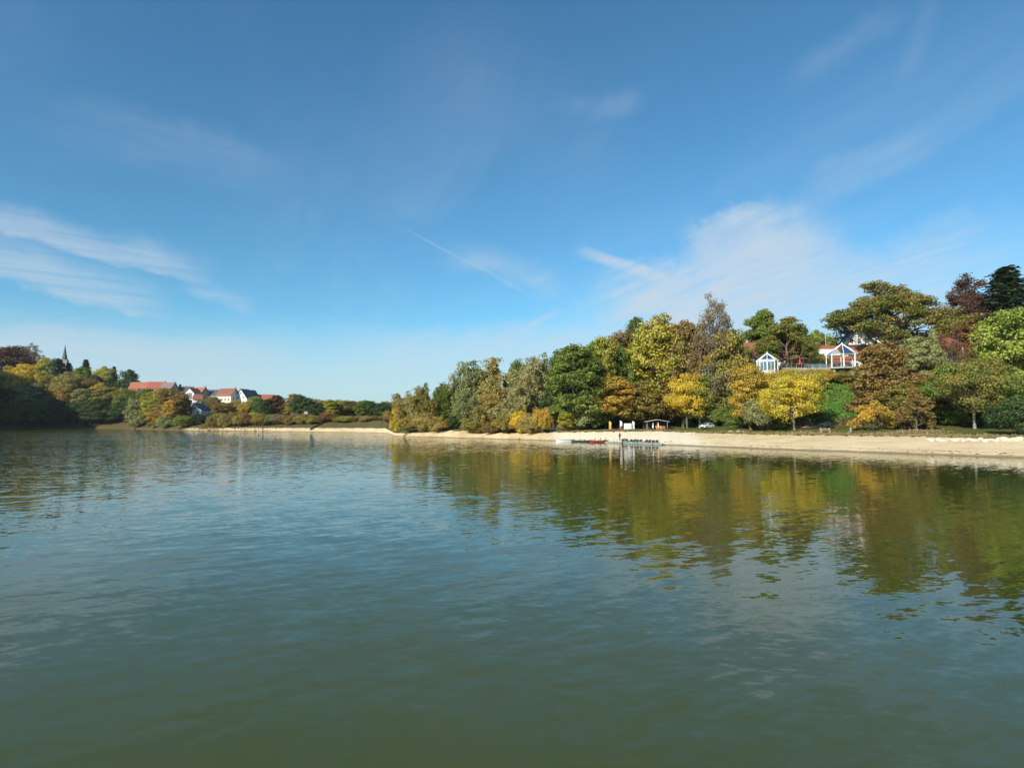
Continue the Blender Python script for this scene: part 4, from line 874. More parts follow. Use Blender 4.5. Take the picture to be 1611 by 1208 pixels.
def church():
    Y = 505; g = gp(98, Y); tip = at(98.5, 541, Y).z; sb = at(98, 566, Y).z; r = empty('church', (g.x, g.y, g.z - .5), R(18), 'church with a tall pointed slate spire above the left wood', 'church')
    h = sb - g.z; t = tip - sb
    MB().box((0, 0, h / 2 - .5), (4.6, 4.6, h + 1)).build('tower', GREYW, r, bevel=.05)
    MB().box((0, 0, h + .12), (5.0, 5.0, .3)).build('cornice', PALE_STONE, r)
    sp = MB(); n = 8; rr = 2.45
    rings = [(0, rr * 1.04), (.9, rr * .80), (t * .45, rr * .42), (t * .97, .06)]
    vs = [(math.cos(2 * math.pi * (i + .5) / n) * q, math.sin(2 * math.pi * (i + .5) / n) * q, h + .28 + z) for z, q in rings for i in range(n)]
    fs = [(k * n + i, k * n + (i + 1) % n, (k + 1) * n + (i + 1) % n, (k + 1) * n + i) for k in range(3) for i in range(n)]
    s_ = sp.add(vs, fs).build('spire', SPIRE, r); MB().tube((0, 0, h + t * .95), (0, 0, h + t + .8), .06).box((0, 0, h + t + .35), (.8, .08, .08)).build('cross', STEEL, s_)
    for a in range(4):
        d = Matrix.Rotation(a * math.pi / 2, 3, 'Z'); b = MB()
        for sx in (-.7, .7):
            p = [Vector((sx + x, -2.33, h - 4.4 + z)) for x, z in ((-.4, 0), (.4, 0), (.4, 1.8), (0, 2.4), (-.4, 1.8))]
            b.add([d @ q for q in p] + [d @ (q + Vector((0, .05, 0))) for q in p], [(0, 1, 2, 3, 4), (9, 8, 7, 6, 5)] + [(i, (i + 1) % 5, 5 + (i + 1) % 5, 5 + i) for i in range(5)])
        b.build('belfry_opening', DARKP, r)
    nv = MB(); nv.add([(x, y, z) for x in (2.3, 18) for y, z in ((-4.5, -1.5), (4.5, -1.5), (4.5, 7), (0, 12), (-4.5, 7))], [(0, 1, 2, 3, 4), (9, 8, 7, 6, 5), (0, 1, 6, 5), (1, 2, 7, 6), (4, 0, 5, 9)]); nv.build('nave', STONE, r)
    nr = MB()
    for sy in (-1, 1):
        v = [(2.1, sy * 5, 6.5), (18.5, sy * 5, 6.5), (18.5, 0, 12.05), (2.1, 0, 12.05)]; nr.add(v + [(a, b, c + .25) for a, b, c in v], [(0, 1, 2, 3), (4, 5, 6, 7), (0, 1, 5, 4), (1, 2, 6, 5), (2, 3, 7, 6), (3, 0, 4, 7)])
    nr.build('nave_roof', SLATE, r)
church()

# ------------------------------------------------------------------ hilltop restaurant
def octo(px, Y, apex, eave, floor, rad, label, glazed, name, foot, WHITE=WHITE):
    x = at(px, eave, Y).x; z0 = at(px, floor, Y).z; ze = at(px, eave, Y).z; za = at(px, apex, Y).z; r = empty(name, (x, Y, z0), 0, label, 'pavilion')
    he = ze - z0; ha = za - z0; n = 8; cs = [(math.cos(2 * math.pi * (i + .5) / n) * rad, math.sin(2 * math.pi * (i + .5) / n) * rad) for i in range(n)]
    dk = MB(); dk.add([(a * 1.06, b * 1.06, z) for z in (-.35, 0) for a, b in cs], [tuple(range(7, -1, -1)), tuple(range(8, 16))] + [(i, (i + 1) % 8, 8 + (i + 1) % 8, 8 + i) for i in range(8)]); dk.build('deck', WHITE if glazed else CONC, r)
    gz = ground_z(x, Y) - z0
    if foot:
        for i in range(0, 8, 2): MB().box((cs[i][0] * .8, cs[i][1] * .8, (gz - 1.5 - .35) / 2), (.5, .5, -(gz - 1.5) - .35)).build('pillar', CONC, r)
    ap = (0, 0, ha)
    for i in range(n):
        a, b = cs[i], cs[(i + 1) % n]
        MB().box((a[0], a[1], he / 2), (.24, .24, he), rz=math.atan2(a[1], a[0])).build('post', WHITE, r, bevel=.02)
        ov = 1.12; A = (a[0] * ov, a[1] * ov, he - .18); B = (b[0] * ov, b[1] * ov, he - .18)
        MB().beam(A, (0, 0, ha), .13, .15).build('rafter', WHITE, r)
        MB().beam((a[0], a[1], he + .02), (b[0], b[1], he + .02), .14, .18).build('eaves_beam', WHITE, r)
        ta = Vector(A) * .96 + Vector(ap) * .04 + Vector((0, 0, .06)); tb = Vector(B) * .96 + Vector(ap) * .04 + Vector((0, 0, .06)); tp = Vector(ap) * .95 + (Vector(A) + Vector(B)) * .025
        MB().add([ta, tb, tp], [(0, 1, 2)]).build('roof_pane', ROOFGLASS, r)
        if glazed:
            f = MB(); m0 = Vector((a[0], a[1], 0)); m1 = Vector((b[0], b[1], 0)); e = (m1 - m0); L = e.length; mid = (m0 + m1) / 2; ang = math.atan2(e.y, e.x)
            MB().box(mid + Vector((0, 0, .28)), (L - .3, .14, .56), rz=ang).build('sill_panel', WHITE, r); f.box(mid + Vector((0, 0, he - .28)), (L - .3, .14, .3), rz=ang); f.box(mid + Vector((0, 0, he / 2)), (.1, .1, he - .9), rz=ang)
            w = f.build('window', WHITE, r); MB().box(mid + Vector((0, 0, he / 2 + .05)), (L - .3, .03, he - .95), rz=ang).build('pane', GLASS, w)
        else:
            m0 = Vector((a[0], a[1], 0)); m1 = Vector((b[0], b[1], 0)); q = MB(); q.beam(m0 + Vector((0, 0, 1.05)), m1 + Vector((0, 0, 1.05)), .08, .08)
            q.beam(m0 + Vector((0, 0, .15)), m1 + Vector((0, 0, .15)), .05, .05)
            for k in range(1, 12): pt = m0.lerp(m1, k / 12); q.tube(pt + Vector((0, 0, .12)), pt + Vector((0, 0, 1.05)), .02, n=4)
            q.build('railing', STEEL, r)
    MB().tube((0, 0, ha - .15), (0, 0, ha + .35), .18, .05).build('finial', WHITE, r)
    if glazed: MB().box((0, 0, .45), (1.6, 1.6, .9)).build('table', CLOTHW, r)
    return r
octo(1207, 163, 555.5, 567, 587, 2.45, 'glazed white octagonal pavilion with glass roof overhanging the slope', True, 'glazed_pavilion', True)
octo(1325, 165, 540.5, 558.5, 578.5, 3.75, 'open white octagonal gazebo with glass roof and railing', False, 'open_gazebo', True)
octo(1107, 176, 568, 581, 593, 2.1, 'small glass-roofed pavilion peeping out left of the tall leafless tree', True, 'small_pavilion', True, GREYG)

def restaurant():
    zb = 18.9; r = house(1272, 184, R(3), 27, 9.5, at(1290, 563, 179).z - zb, at(1290, 545, 184).z - zb, CREAM, TILE_RED, 'long low restaurant with a red tiled roof on the hilltop terrace',
              [('f', u, 1.5, 1.5, 1.9) for u in (-12, -9.6, -7.2, -4.8, -2.4, 0, 2.4, 4.8, 7.2, 9.6, 12)], [(-10, .5)], base=zb, name='restaurant_building')
    eave = at(1290, 563, 179).z - zb; ridge = at(1290, 545, 184).z - zb; s = (ridge - eave) / 4.75
    # banner board lying on the roof slope
    bb = MB(); x0, x1 = 1.9, 8.2; y0, y1 = -4.2, -1.7; th = math.atan(s)
    def on(x, y, up): return Vector((x, y, ridge + s * y + .22 + up))
    v = [on(x0, y0, .12), on(x1, y0, .12), on(x1, y1, .12), on(x0, y1, .12)]; n = Vector((0, -math.sin(th), math.cos(th))) * .06
    bb.add(v + [q + n for q in v], [(3, 2, 1, 0), (4, 5, 6, 7), (0, 1, 5, 4), (1, 2, 6, 5), (2, 3, 7, 6), (3, 0, 4, 7)]); o = bb.build('roof_sign', mat('sign_white', (.82, .74, .68), .7, var=.04), r)
    # illegible pale red lettering: a long line and a shorter one
    lt = MB(); rr = random.Random(4)
    for yy, xa, xb, hh in ((-2.45, 2.7, 7.4, .26), (-3.35, 3.0, 6.6, .16)):
        x = xa
        while x < xb:
            w_ = rr.uniform(.12, .30); c = on(x + w_ / 2, yy, .19)
            lt.box(c, (w_, hh * rr.uniform(.8, 1.1), .02), rot=Matrix.Rotation(th, 3, 'X')); x += w_ + (.12 if rr.random() > .2 else .4)
    lt.build('faded_lettering', mat('faded_red', (.66, .36, .30), .7, var=.05), o)
    MB().tube((6, .4, ridge - .3), (6, .4, ridge + 4.0), .05, .03).build('mast', WHITE, r)
    dsh = MB(); n_ = 14; c = on(.8, -2.6, .7); dsh.add([c + Vector((0, -.1, 0))] + [c + Vector((math.cos(t_ * 2 * math.pi / n_) * .5, -.22, math.sin(t_ * 2 * math.pi / n_) * .5)) for t_ in range(n_)], [(0, 1 + i, 1 + (i + 1) % n_) for i in range(n_)])
    dsh.tube(c + Vector((0, 0, -.7)), c, .04).build('satellite_dish', WHITE, r)
    aw = MB(); aw.add([(x, y, z) for x in (1.5, 9.5) for y, z in ((-4.76, eave - .45), (-7.0, eave - 1.2), (-7.0, eave - 1.28), (-4.76, eave - .53))], [(0, 1, 2, 3), (7, 6, 5, 4), (0, 1, 5, 4), (1, 2, 6, 5), (2, 3, 7, 6), (3, 0, 4, 7)])
    aw.build('awning', mat('awning_red', (.33, .12, .09), .8), r)
restaurant()
zb = 18.6
house(1166, 182, R(-18), 10, 9, at(1166, 556, 178).z - zb, at(1166, 541, 182).z - zb, DARKWOOD, TILE_BROWN, 'dark timber house with a brown-red roof left of the glazed pavilion', wrow('f', (-3, 0, 3), (1.6, 3.9), 1.0, 1.1), [(2, .6)], base=zb)
def chalet():
    Y = 197; zb = 19.4; e = at(1335, 546, Y).z - zb; rd = at(1385, 499, Y).z - zb
    p = at(1384, 560, Y); r = house(1384, Y, R(90 - 4), 15, 21.5, e - 1.2, rd, DARKWOOD, SLATE, 'large dark chalet with a white timbered gable behind the big oak', (), [(3, 1.5)], base=zb, gable=PLASTER, over=1.0, name='chalet')
    for u in (-7.6, -6.0, -4.2, -2, 0, 2, 4.2, 6.0, 7.6): window(r, 'l', u, e + .3, 1.05, 1.25, 15, 21.5)
    for u in (-3, 0, 3): window(r, 'l', u, e + 4.0, 1.2, 1.5, 15, 21.5)
    for u in (-8, -5, -2, 2, 5, 8):
        for z in (2.0, 5.2): window(r, 'l', u, z, 1.3, 1.5, 15, 21.5)
    b = MB(); b.box((-8.3, 0, e - 1.5), (1.6, 19, .18))
    for k in range(39): b.box((-9.05, -9.5 + k * .5, e - .95), (.05, .10, .95))
    b.box((-9.05, 0, e - .45), (.12, 19.2, .12)); b.build('balcony', DARKWOOD, r)
chalet()
def gable_wing():
    Y = 187; zb = 19.2; e_ = at(1336, 542, Y).z - zb; rd = at(1346, 515, Y).z - zb
    r = house(1348, Y, R(84), 6, 7.6, e_ - .4, rd, DARKWOOD, SLATE, 'white timbered gable with three windows above the open gazebo', (), base=zb, gable=PLASTER, over=.7, name='gabled_wing')
    for u in (-2.0, 0, 2.0): window(r, 'l', u, e_ + .75, .95, 1.2, 6, 7.6)
    for u in (-2.2, 0, 2.2): window(r, 'l', u, 2.2, 1.1, 1.5, 6, 7.6)
gable_wing()
def red_pavilion():
    Y = 160; x = at(1488, 575, Y).x; z0 = at(1488, 574, Y).z; r = empty('red_roofed_pavilion', (x, Y, z0), R(-6), 'balcony pavilion with red hipped roof on white posts near the copper beech', 'pavilion')
    he = at(1488, 546, Y).z - z0; ha = at(1488, 531, Y).z - z0; w, d = 5.6, 4.4
    MB().box((0, 0, -.2), (w + .3, d + .3, .4)).build('deck', WHITE, r)
    for sx in (-1, 1):
        for sy in (-1, 1): MB().box((sx * w / 2, sy * d / 2, he / 2), (.32, .32, he)).build('post', WHITE, r); MB().box((sx * w * .4, sy * d * .4, -3.4), (.4, .4, 6.0)).build('pillar', CONC, r)
    ro = MB(); k = .7; b = [(-w / 2 - k, -d / 2 - k), (w / 2 + k, -d / 2 - k), (w / 2 + k, d / 2 + k), (-w / 2 - k, d / 2 + k)]
    ro.add([(p, q, he) for p, q in b] + [(p, q, he + .2) for p, q in b] + [(-1.1, 0, ha), (1.1, 0, ha)], [(3, 2, 1, 0), (0, 1, 5, 4), (1, 2, 6, 5), (2, 3, 7, 6), (3, 0, 4, 7), (4, 5, 9, 8), (5, 6, 9), (6, 7, 8, 9), (7, 4, 8)]); ro.build('roof', TILE_RED, r)
    for (a, b_) in (((-w / 2, -d / 2), (w / 2, -d / 2)), ((-w / 2, -d / 2), (-w / 2, d / 2)), ((w / 2, -d / 2), (w / 2, d / 2))):
        q = MB(); A = Vector((*a, 0)); B = Vector((*b_, 0)); q.beam(A + Vector((0, 0, 1.1)), B + Vector((0, 0, 1.1)), .09, .09); q.beam(A + Vector((0, 0, .1)), B + Vector((0, 0, .1)), .06, .06)
        for i in range(1, 24): t = A.lerp(B, i / 24); q.box(t + Vector((0, 0, .6)), (.10, .10, .95))
        q.build('railing', STEEL, r)
    MB().box((.2, d / 2 - .1, he / 2), (w - .4, .1, he - .1)).build('back_wall', TAN, r); MB().box((-.9, d / 2 - .19, he - .9), (1.9, .06, 1.0)).build('yellow_panel', YELLOWC, r)
red_pavilion()

def terrace():
    # paved terrace edge with retaining wall, glass balustrade, furniture
    x0 = at(1225, 575, 166).x; x1 = at(1350, 575, 166).x; zt = 18.75; Y0 = 164.5; Y1 = 179.4
    t = MB(); t.box(((x0 + x1) / 2, (Y0 + Y1) / 2, zt - 2.5), (x1 - x0, Y1 - Y0, 5.0)); o = t.build('terrace', STONE); o['kind'] = 'structure'
    nseg = 9; xs = np.linspace(x0 + .2, at(1300, 575, 165).x, nseg + 1); r = empty('terrace_railing', (xs[0], Y0 + .25, zt), 0, 'white and glass railing along the front of the restaurant terrace', 'railing')
    for i in range(nseg + 1): MB().box((xs[i] - xs[0], 0, .52), (.07, .07, 1.04)).build('post', STEEL, r)
    MB().box(((xs[-1] - xs[0]) / 2, 0, 1.09), (xs[-1] - xs[0] + .2, .08, .06)).build('handrail', STEEL, r)
    for i in range(nseg): MB().box(((xs[i] + xs[i + 1]) / 2 - xs[0], 0, .52), (xs[i + 1] - xs[i] - .16, .03, .85)).build('glass_panel', GLASS, r)
    # tables and chairs
    def table(px, Y, lab):
        p = at(px, 575, Y); e = empty('terrace_table', (p.x, Y, zt), 0, lab, 'table', 'tables on the terrace'); MB().tube((0, 0, .70), (0, 0, .75), .5, n=14).build('table_top', WHITE, e); MB().tube((0, 0, .05), (0, 0, .70), .05).build('leg', STEEL, e); MB().tube((0, 0, 0), (0, 0, .05), .28, n=12).build('base', STEEL, e)
    def chair(px, Y, rz, lab):
        p = at(px, 575, Y); e = empty('terrace_chair', (p.x, Y, zt), R(rz), lab, 'chair', 'chairs on the terrace'); MB().box((0, 0, .45), (.5, .5, .05)).build('seat', WHITE, e); MB().box((0, .24, .78), (.5, .05, .55)).build('backrest', WHITE, e)
        for sx in (-.2, .2):
            for sy in (-.2, .2): MB().box((sx, sy, .22), (.05, .05, .42)).build('leg', WHITE, e)
    for i, (px, Y) in enumerate(((1246, 168), (1272, 168), (1284, 170), (1296, 168))):
        nm = ('left of the crimson parasol', 'right of the crimson parasol', 'before the restaurant sign', 'beside the open gazebo')[i]
        table(px, Y, f'round white terrace table {nm}'); chair(px - 5, Y - .3, 80, f'white terrace chair on the left of the table {nm}'); chair(px + 5, Y + .4, -95, f'white terrace chair on the right of the table {nm}')
    def parasol(px, Y, m, lab, ztop):
        p = at(px, 575, Y); e = empty('closed_parasol', (p.x, Y, zt), 0, lab, 'parasol'); h = ztop; MB().tube((0, 0, .1), (0, 0, h), .035).build('pole', STEEL, e); MB().tube((0, 0, 0), (0, 0, .1), .35, n=12).build('base', CONC, e)
        b = MB(); n = 10; rings = [(.9, .26), (1.5, .30), (2.0, .20), (h - .05, .05)]
        b.add([(math.cos(6.283 * i / n) * q * (1 if i % 2 else .7), math.sin(6.283 * i / n) * q * (1 if i % 2 else .7), z) for z, q in rings for i in range(n)], [(k * n + i, k * n + (i + 1) % n, (k + 1) * n + (i + 1) % n, (k + 1) * n + i) for k in range(3) for i in range(n)]); b.build('canopy', m, e)
    parasol(1258.5, 166.5, PINK, 'closed crimson parasol on the restaurant terrace', 3.0)
    p = at(1417, 580, 158); g = ground_z(p.x, 158); b = MB().box((0, 0, 1.8), (1.3, 1.3, 6.5)).build('stone_pier', STONE, None, bevel=.05, loc=(p.x, 158, g)); tag(b, 'square stone pier standing on the slope under the big oak', 'pier')
terrace()

# ------------------------------------------------------------------ beach: hut, flags, box, car
def hut():
    p = gp(1033, 169); r = empty('boat_hut', (p.x, p.y, p.z), R(-8), 'open boat-hire hut with pale shallow gable roof', 'hut')
    w, d, h = 5.2, 3.4, 2.05
    for sx in (-1, 0, 1):
        for sy in (-1, 1): MB().box((sx * w / 2, sy * d / 2, h / 2), (.14, .14, h)).build('post', WOOD, r)
    for sx in (-1, 1):
        L = w / 2 + .55; a = math.atan(.55 / L); MB().box((sx * L / 2, 0, h + .36), (math.hypot(L, .55), d + 1.0, .09), rot=Matrix.Rotation(sx * a, 3, 'Y')).build('roof_panel', mat('roof_sheet', (.55, .52, .48), .6), r)
    for k in range(8): MB().box((-w / 2 + .33 + k * .65, d / 2 - .1, h / 2), (.62, .05, h - .05)).build('board', DARKWOOD, r)
    for k in range(6): MB().box((w / 2 - .05, -d / 2 + .35 + k * .55, h / 2), (.05, .52, h - .1)).build('board', DARKWOOD, r)
    MB().box((.9, -d / 2 + .1, .5), (2.2, .5, 1.0)).build('counter', WOOD, r)
    for i, (dx, lab) in enumerate(((-1.5, 'folded white parasol leaning at the left side of the boat hut'), (-.1, 'folded white parasol leaning in the middle of the boat hut'))):
        e = empty('folded_parasol', (p.x + dx, p.y - 2.2, p.z), 0, lab, 'parasol'); MB().tube((0, 0, 0), (.1, .3, 1.9), .03).build('pole', STEEL, e); MB().tube((.03, .08, .5), (.1, .3, 1.85), .22, .05, n=9).build('canopy', CLOTHW, e)
    for dx, lab in ((-.6, 'orange deckchair on the left in front of the boat hut'), (.35, 'orange deckchair on the right in front of the boat hut')):
        e = empty('deckchair', (p.x + dx, p.y - 3.0, p.z), R(10), lab, 'chair'); MB().beam((0, -.5, .25), (0, .5, 1.05), .6, .04).build('canvas', ORANGE, e)
        for sx in (-.32, .32): MB().beam((sx, -.6, .03), (sx, .55, 1.1), .05, .05).beam((sx, .45, .03), (sx, -.35, .5), .05, .05).build('frame', WOOD, e)
hut()
def flag(px, Y, m, lab, h=2.5, m2=None):
    p = gp(px, Y); e = empty('beach_flag', (p.x, p.y, p.z), R(8), lab, 'flag', 'beach flags by the boat hire'); MB().tube((0, 0, 0), (0, 0, h), .04, .025).build('pole', STEEL, e); MB().tube((0, 0, 0), (0, 0, .12), .35, n=10).build('base', DARKP, e)
    b = MB(); n = 9; w = .6; pts = []
    for i in range(n): f = i / (n - 1); z = .5 + (h - .5) * f; wd = w * (1 if f < .75 else math.sqrt(max(0, 1 - ((f - .75) / .25) ** 2)) * .9 + .1); pts.append((z, wd, .07 * math.sin(f * 7)))
    vs = [(0.03, 0, z) for z, _, _ in pts] + [(.03 + wd, c, z) for z, wd, c in pts]; vs += [(x, y + .02, z) for x, y, z in vs]
    fs = [(i, i + 1, n + i + 1, n + i) for i in range(n - 1)] + [(2 * n + i, 3 * n + i, 3 * n + i + 1, 2 * n + i + 1) for i in range(n - 1)] + [(n + i, n + i + 1, 3 * n + i + 1, 3 * n + i) for i in range(n - 1)]
    b.add(vs, fs); f = b.build('cloth', m, e)
    if m2: MB().box((.33, -.085, .85), (.5, .02, .5)).box((.33, .105, .85), (.5, .02, .5)).build('red_band', m2, f)
flag(958, 168, YELLOWC, 'orange-yellow feather flag, leftmost of three by the boat hire', 2.6)
flag(975, 168, CLOTHW, 'white feather flag with red foot, middle of three by the boat hire', 2.6, REDP)
flag(994.5, 168, CLOTHW, 'plain white feather flag, right of the white box', 2.6)
def white_box():
    p = gp(987.5, 168); e = empty('white_box', (p.x, p.y, p.z), R(12), 'white box-shaped kiosk trailer between the two white flags', 'trailer')
    MB().box((0, 0, 1.15), (1.75, 1.2, 1.55)).build('body', WHITE, e, bevel=.05)
    for sx in (-.6, .6):
        MB().tube((sx, -.66, .22), (sx, -.54, .22), .22, n=14).build('wheel', RUBBER, e)
    MB().box((0, -.615, 1.25), (1.2, .03, .8)).build('hatch', CLOTHW, e); MB().beam((.9, 0, .35), (1.7, 0, .35), .08, .08).build('drawbar', STEEL, e)
    p = gp(971.5, 167); k = empty('red_kayak', (p.x, p.y, p.z), R(5), 'red kayak lying at the foot of the middle flag', 'kayak'); hull(k, 3.0, .65, .42, REDP); 
def hull(parent, L, W, H, m, name='hull', flat=.75, deckm=None, bow=.35):
    """boat hull along x, open or decked"""
    n = 13; vs = []; fs = []
    for i in range(n):
        f = i / (n - 1) * 2 - 1; w = W / 2 * max(.04, 1 - abs(f) ** 2.6); rise = bow * H * abs(f) ** 3; kz = .25 * H * abs(f) ** 4
        vs += [(f * L / 2, -w, H + rise), (f * L / 2, -w * flat, kz + .06), (f * L / 2, 0, kz), (f * L / 2, w * flat, kz + .06), (f * L / 2, w, H + rise), (f * L / 2, w * .86, H + rise - .02), (f * L / 2, 0, H * .45 + rise), (f * L / 2, -w * .86, H + rise - .02)]
    for i in range(n - 1):
        for j in range(8): fs.append((i * 8 + j, i * 8 + (j + 1) % 8, (i + 1) * 8 + (j + 1) % 8, (i + 1) * 8 + j))
    fs += [tuple(range(7, -1, -1)), tuple((n - 1) * 8 + j for j in range(8))]
    return MB().add(vs, fs).build(name, m, parent, smooth=False)
white_box()
def car():
    p = gp(1112, 166); r = empty('parked_car', (p.x, p.y, p.z + .02), R(38), 'white estate car parked on the grass under the green tree', 'car'); CARW = mat('car_white', (.80, .80, .80), .25, var=.02, coat=.6)
    b = MB(); low = [(-2.1, .32), (-2.15, .62), (-2.0, .86), (-1.15, .98), (1.95, 1.0), (2.12, .85), (2.15, .4), (2.0, .28), (-1.9, .28)]
    b.extr(low, -.86, .86); b.build('body', CARW, r, bevel=.06)
    cab = [(-1.15, .98), (-.45, 1.42), (.2, 1.52), (1.5, 1.48), (1.98, 1.0)]; c = MB(); n = len(cab)
    c.add([(x, -.80 + max(0, z - 1) * .28, z) for x, z in cab] + [(x, .80 - max(0, z - 1) * .28, z) for x, z in cab], [tuple(range(n - 1, -1, -1)), tuple(range(n, 2 * n))] + [(i, i + 1, n + i + 1, n + i) for i in range(n - 1)]); c.build('cabin', CARW, r)
    for sy in (-1, 1):
        for xs in (((-.95, 1.05), (-.42, 1.38), (.05, 1.44), (.05, 1.05)), ((.12, 1.05), (.12, 1.44), (1.0, 1.43), (1.0, 1.05)), ((1.07, 1.05), (1.07, 1.42), (1.45, 1.40), (1.75, 1.05))):
            MB().add([(x, sy * (.825 - max(0, z - 1) * .28), z) for x, z in xs], [(0, 1, 2, 3)]).build('side_window', PANE, r)
        for x in (-1.35, 1.35):
            w = MB().tube((x, sy * .78, .33), (x, sy * .90, .33), .33, n=18).build('wheel', RUBBER, r); MB().tube((x, sy * .895, .33), (x, sy * .915, .33), .21, n=12).build('rim', STEEL, w)
        MB().box((-2.09, sy * .62, .72), (.16, .36, .18)).build('headlight', GLASS, r); MB().box((2.10, sy * .68, .82), (.12, .22, .3)).build('tail_light', REDP, r); MB().box((-.85, sy * .97, 1.05), (.12, .2, .14)).build('wing_mirror', CARW, r)
    MB().add([(-1.12, -.72, 1.03), (-1.12, .72, 1.03), (-.50, .60, 1.41), (-.50, -.60, 1.41)], [(0, 1, 2, 3)]).build('windscreen', PANE, r, loc=(-.03, 0, .02))
    MB().box((-2.16, 0, .5), (.05, 1.1, .2)).build('grille', DARKP, r)
car()

# ------------------------------------------------------------------ boats at the water's edge
def rowboat(px, Y, rz, L, hm, lab, seats=3, rimm=None, W=1.45, dz=-.22):
    p = gp(px, Y); z = max(p.z, 0) + dz; e = empty('rowing_boat', (p.x, p.y, z), R(rz), lab, 'boat'); hull(e, L, W, .55, hm)
    for k in range(seats): MB().box(((k - (seats - 1) / 2) * L * .24, 0, .50), (.28, W * .78, .06)).build('thwart', WOOD, e)
    b = MB(); n = 13; m = []
    for sgn in (-1, 1):
        for i in range(n - 1):
            q = []
            for j in (i, i + 1): f = j / (n - 1) * 2 - 1; w = W / 2 * max(.04, 1 - abs(f) ** 2.6); q.append((f * L / 2, sgn * w, .57 + .35 * .55 * abs(f) ** 3))
            b.beam(q[0], q[1], .07, .07)
    b.build('gunwale', rimm or WOOD, e); return e
rowboat(890, 155.2, 4, 4.6, WHITE, 'long white boat with blue bow, leftmost of the moored boats', 3, BLUEP)
rowboat(910, 153.0, -6, 3.4, DARKP, 'dark rowing boat between the white boat and the red one', 2, STEEL)
rowboat(921, 151.6, 3, 2.6, DARKP, 'short dark boat just left of the red boat', 1, STEEL, 1.2)
re = rowboat(942, 149.2, -3, 4.4, REDP, 'red boat with three dark folded seats standing up', 0, REDP, 1.6)
for k in (-1.2, .1, 1.3):
    s = MB(); s.box((k, 0, .75), (.7, .9, .07)); s.box((k + .3, 0, 1.02), (.08, .9, .5)); s.build('seat', DARKP, re)
def pedal(px, Y, rz, lab, tilt):
    p = gp(px, Y); e = empty('pedal_boat', (p.x, p.y, max(p.z, 0) - .1), R(rz), lab, 'pedal boat', 'grey pedal boats beside the jetty')
    for sy in (-.55, .55):
        o = hull(e, 3.3, .5, .48, GREYG, 'float'); o.location.y = sy
    MB().box((0, 0, .52), (2.2, 1.5, .09)).build('deck', GREYG, e, bevel=.02)
    for sy in (-.38, .38):
        s = MB(); s.box((-.45, sy, .68), (.5, .6, .2)); s.box((-.72, sy, .88), (.12, .6, .38), rot=Matrix.Rotation(R(-14), 3, 'Y')); s.build('seat', DARKP, e, bevel=.03)
    MB().tube((.35, 0, .56), (.22, 0, .95), .03).box((.22, 0, .96), (.06, .4, .05)).build('steering_bar', STEEL, e); MB().tube((.75, -.5, .7), (.75, .5, .7), .04).box((.75, .3, .62), (.3, .12, .05)).box((.75, -.3, .78), (.3, .12, .05)).build('pedals', DARKP, e)
for i, (px, dY, rz) in enumerate(((983, 0, 74), (994, 0, 98), (1005, .2, 82), (1017, .0, 104), (1030, .2, 78))):
    Y = 146 - (px - 960) * .157 - .2 + dY
    pedal(px, Y, rz, ('grey pedal boat nearest the standing person', 'grey pedal boat second from the standing person', 'grey pedal boat in the middle of the row of five', 'grey pedal boat second from the right end of the row', 'grey pedal boat at the right end of the row')[i], 0)
def jetty():
    a = Vector((gp(955, 146.2).x, 146.2, .34)); b = Vector((gp(1043, 132.0).x, 132.0, .34)); d = b - a; L = d.length; r = empty('jetty', (a.x, a.y, 0), math.atan2(d.y, d.x), 'narrow floating plank jetty in front of the pedal boats', 'jetty')
    me = None; n = int(L / .42)
    for i in range(n):
        if me is None: o = MB().box((0, 0, 0), (.38, 1.0, .06)).build('plank', WOOD, r); me = o.data
        else: o = link('plank', me, None, r)
        o.location = (.21 + i * .42, 0, .30)
    for sy in (-.4, .4): MB().box((L / 2, sy, .16), (L, .25, .22)).build('float', GREYG, r)
    for k in range(5): MB().tube((L * (k + .5) / 5, .56, -1.0), (L * (k + .5) / 5, .56, 1.25), .05).build('mooring_pole', WOOD, r)
jetty()

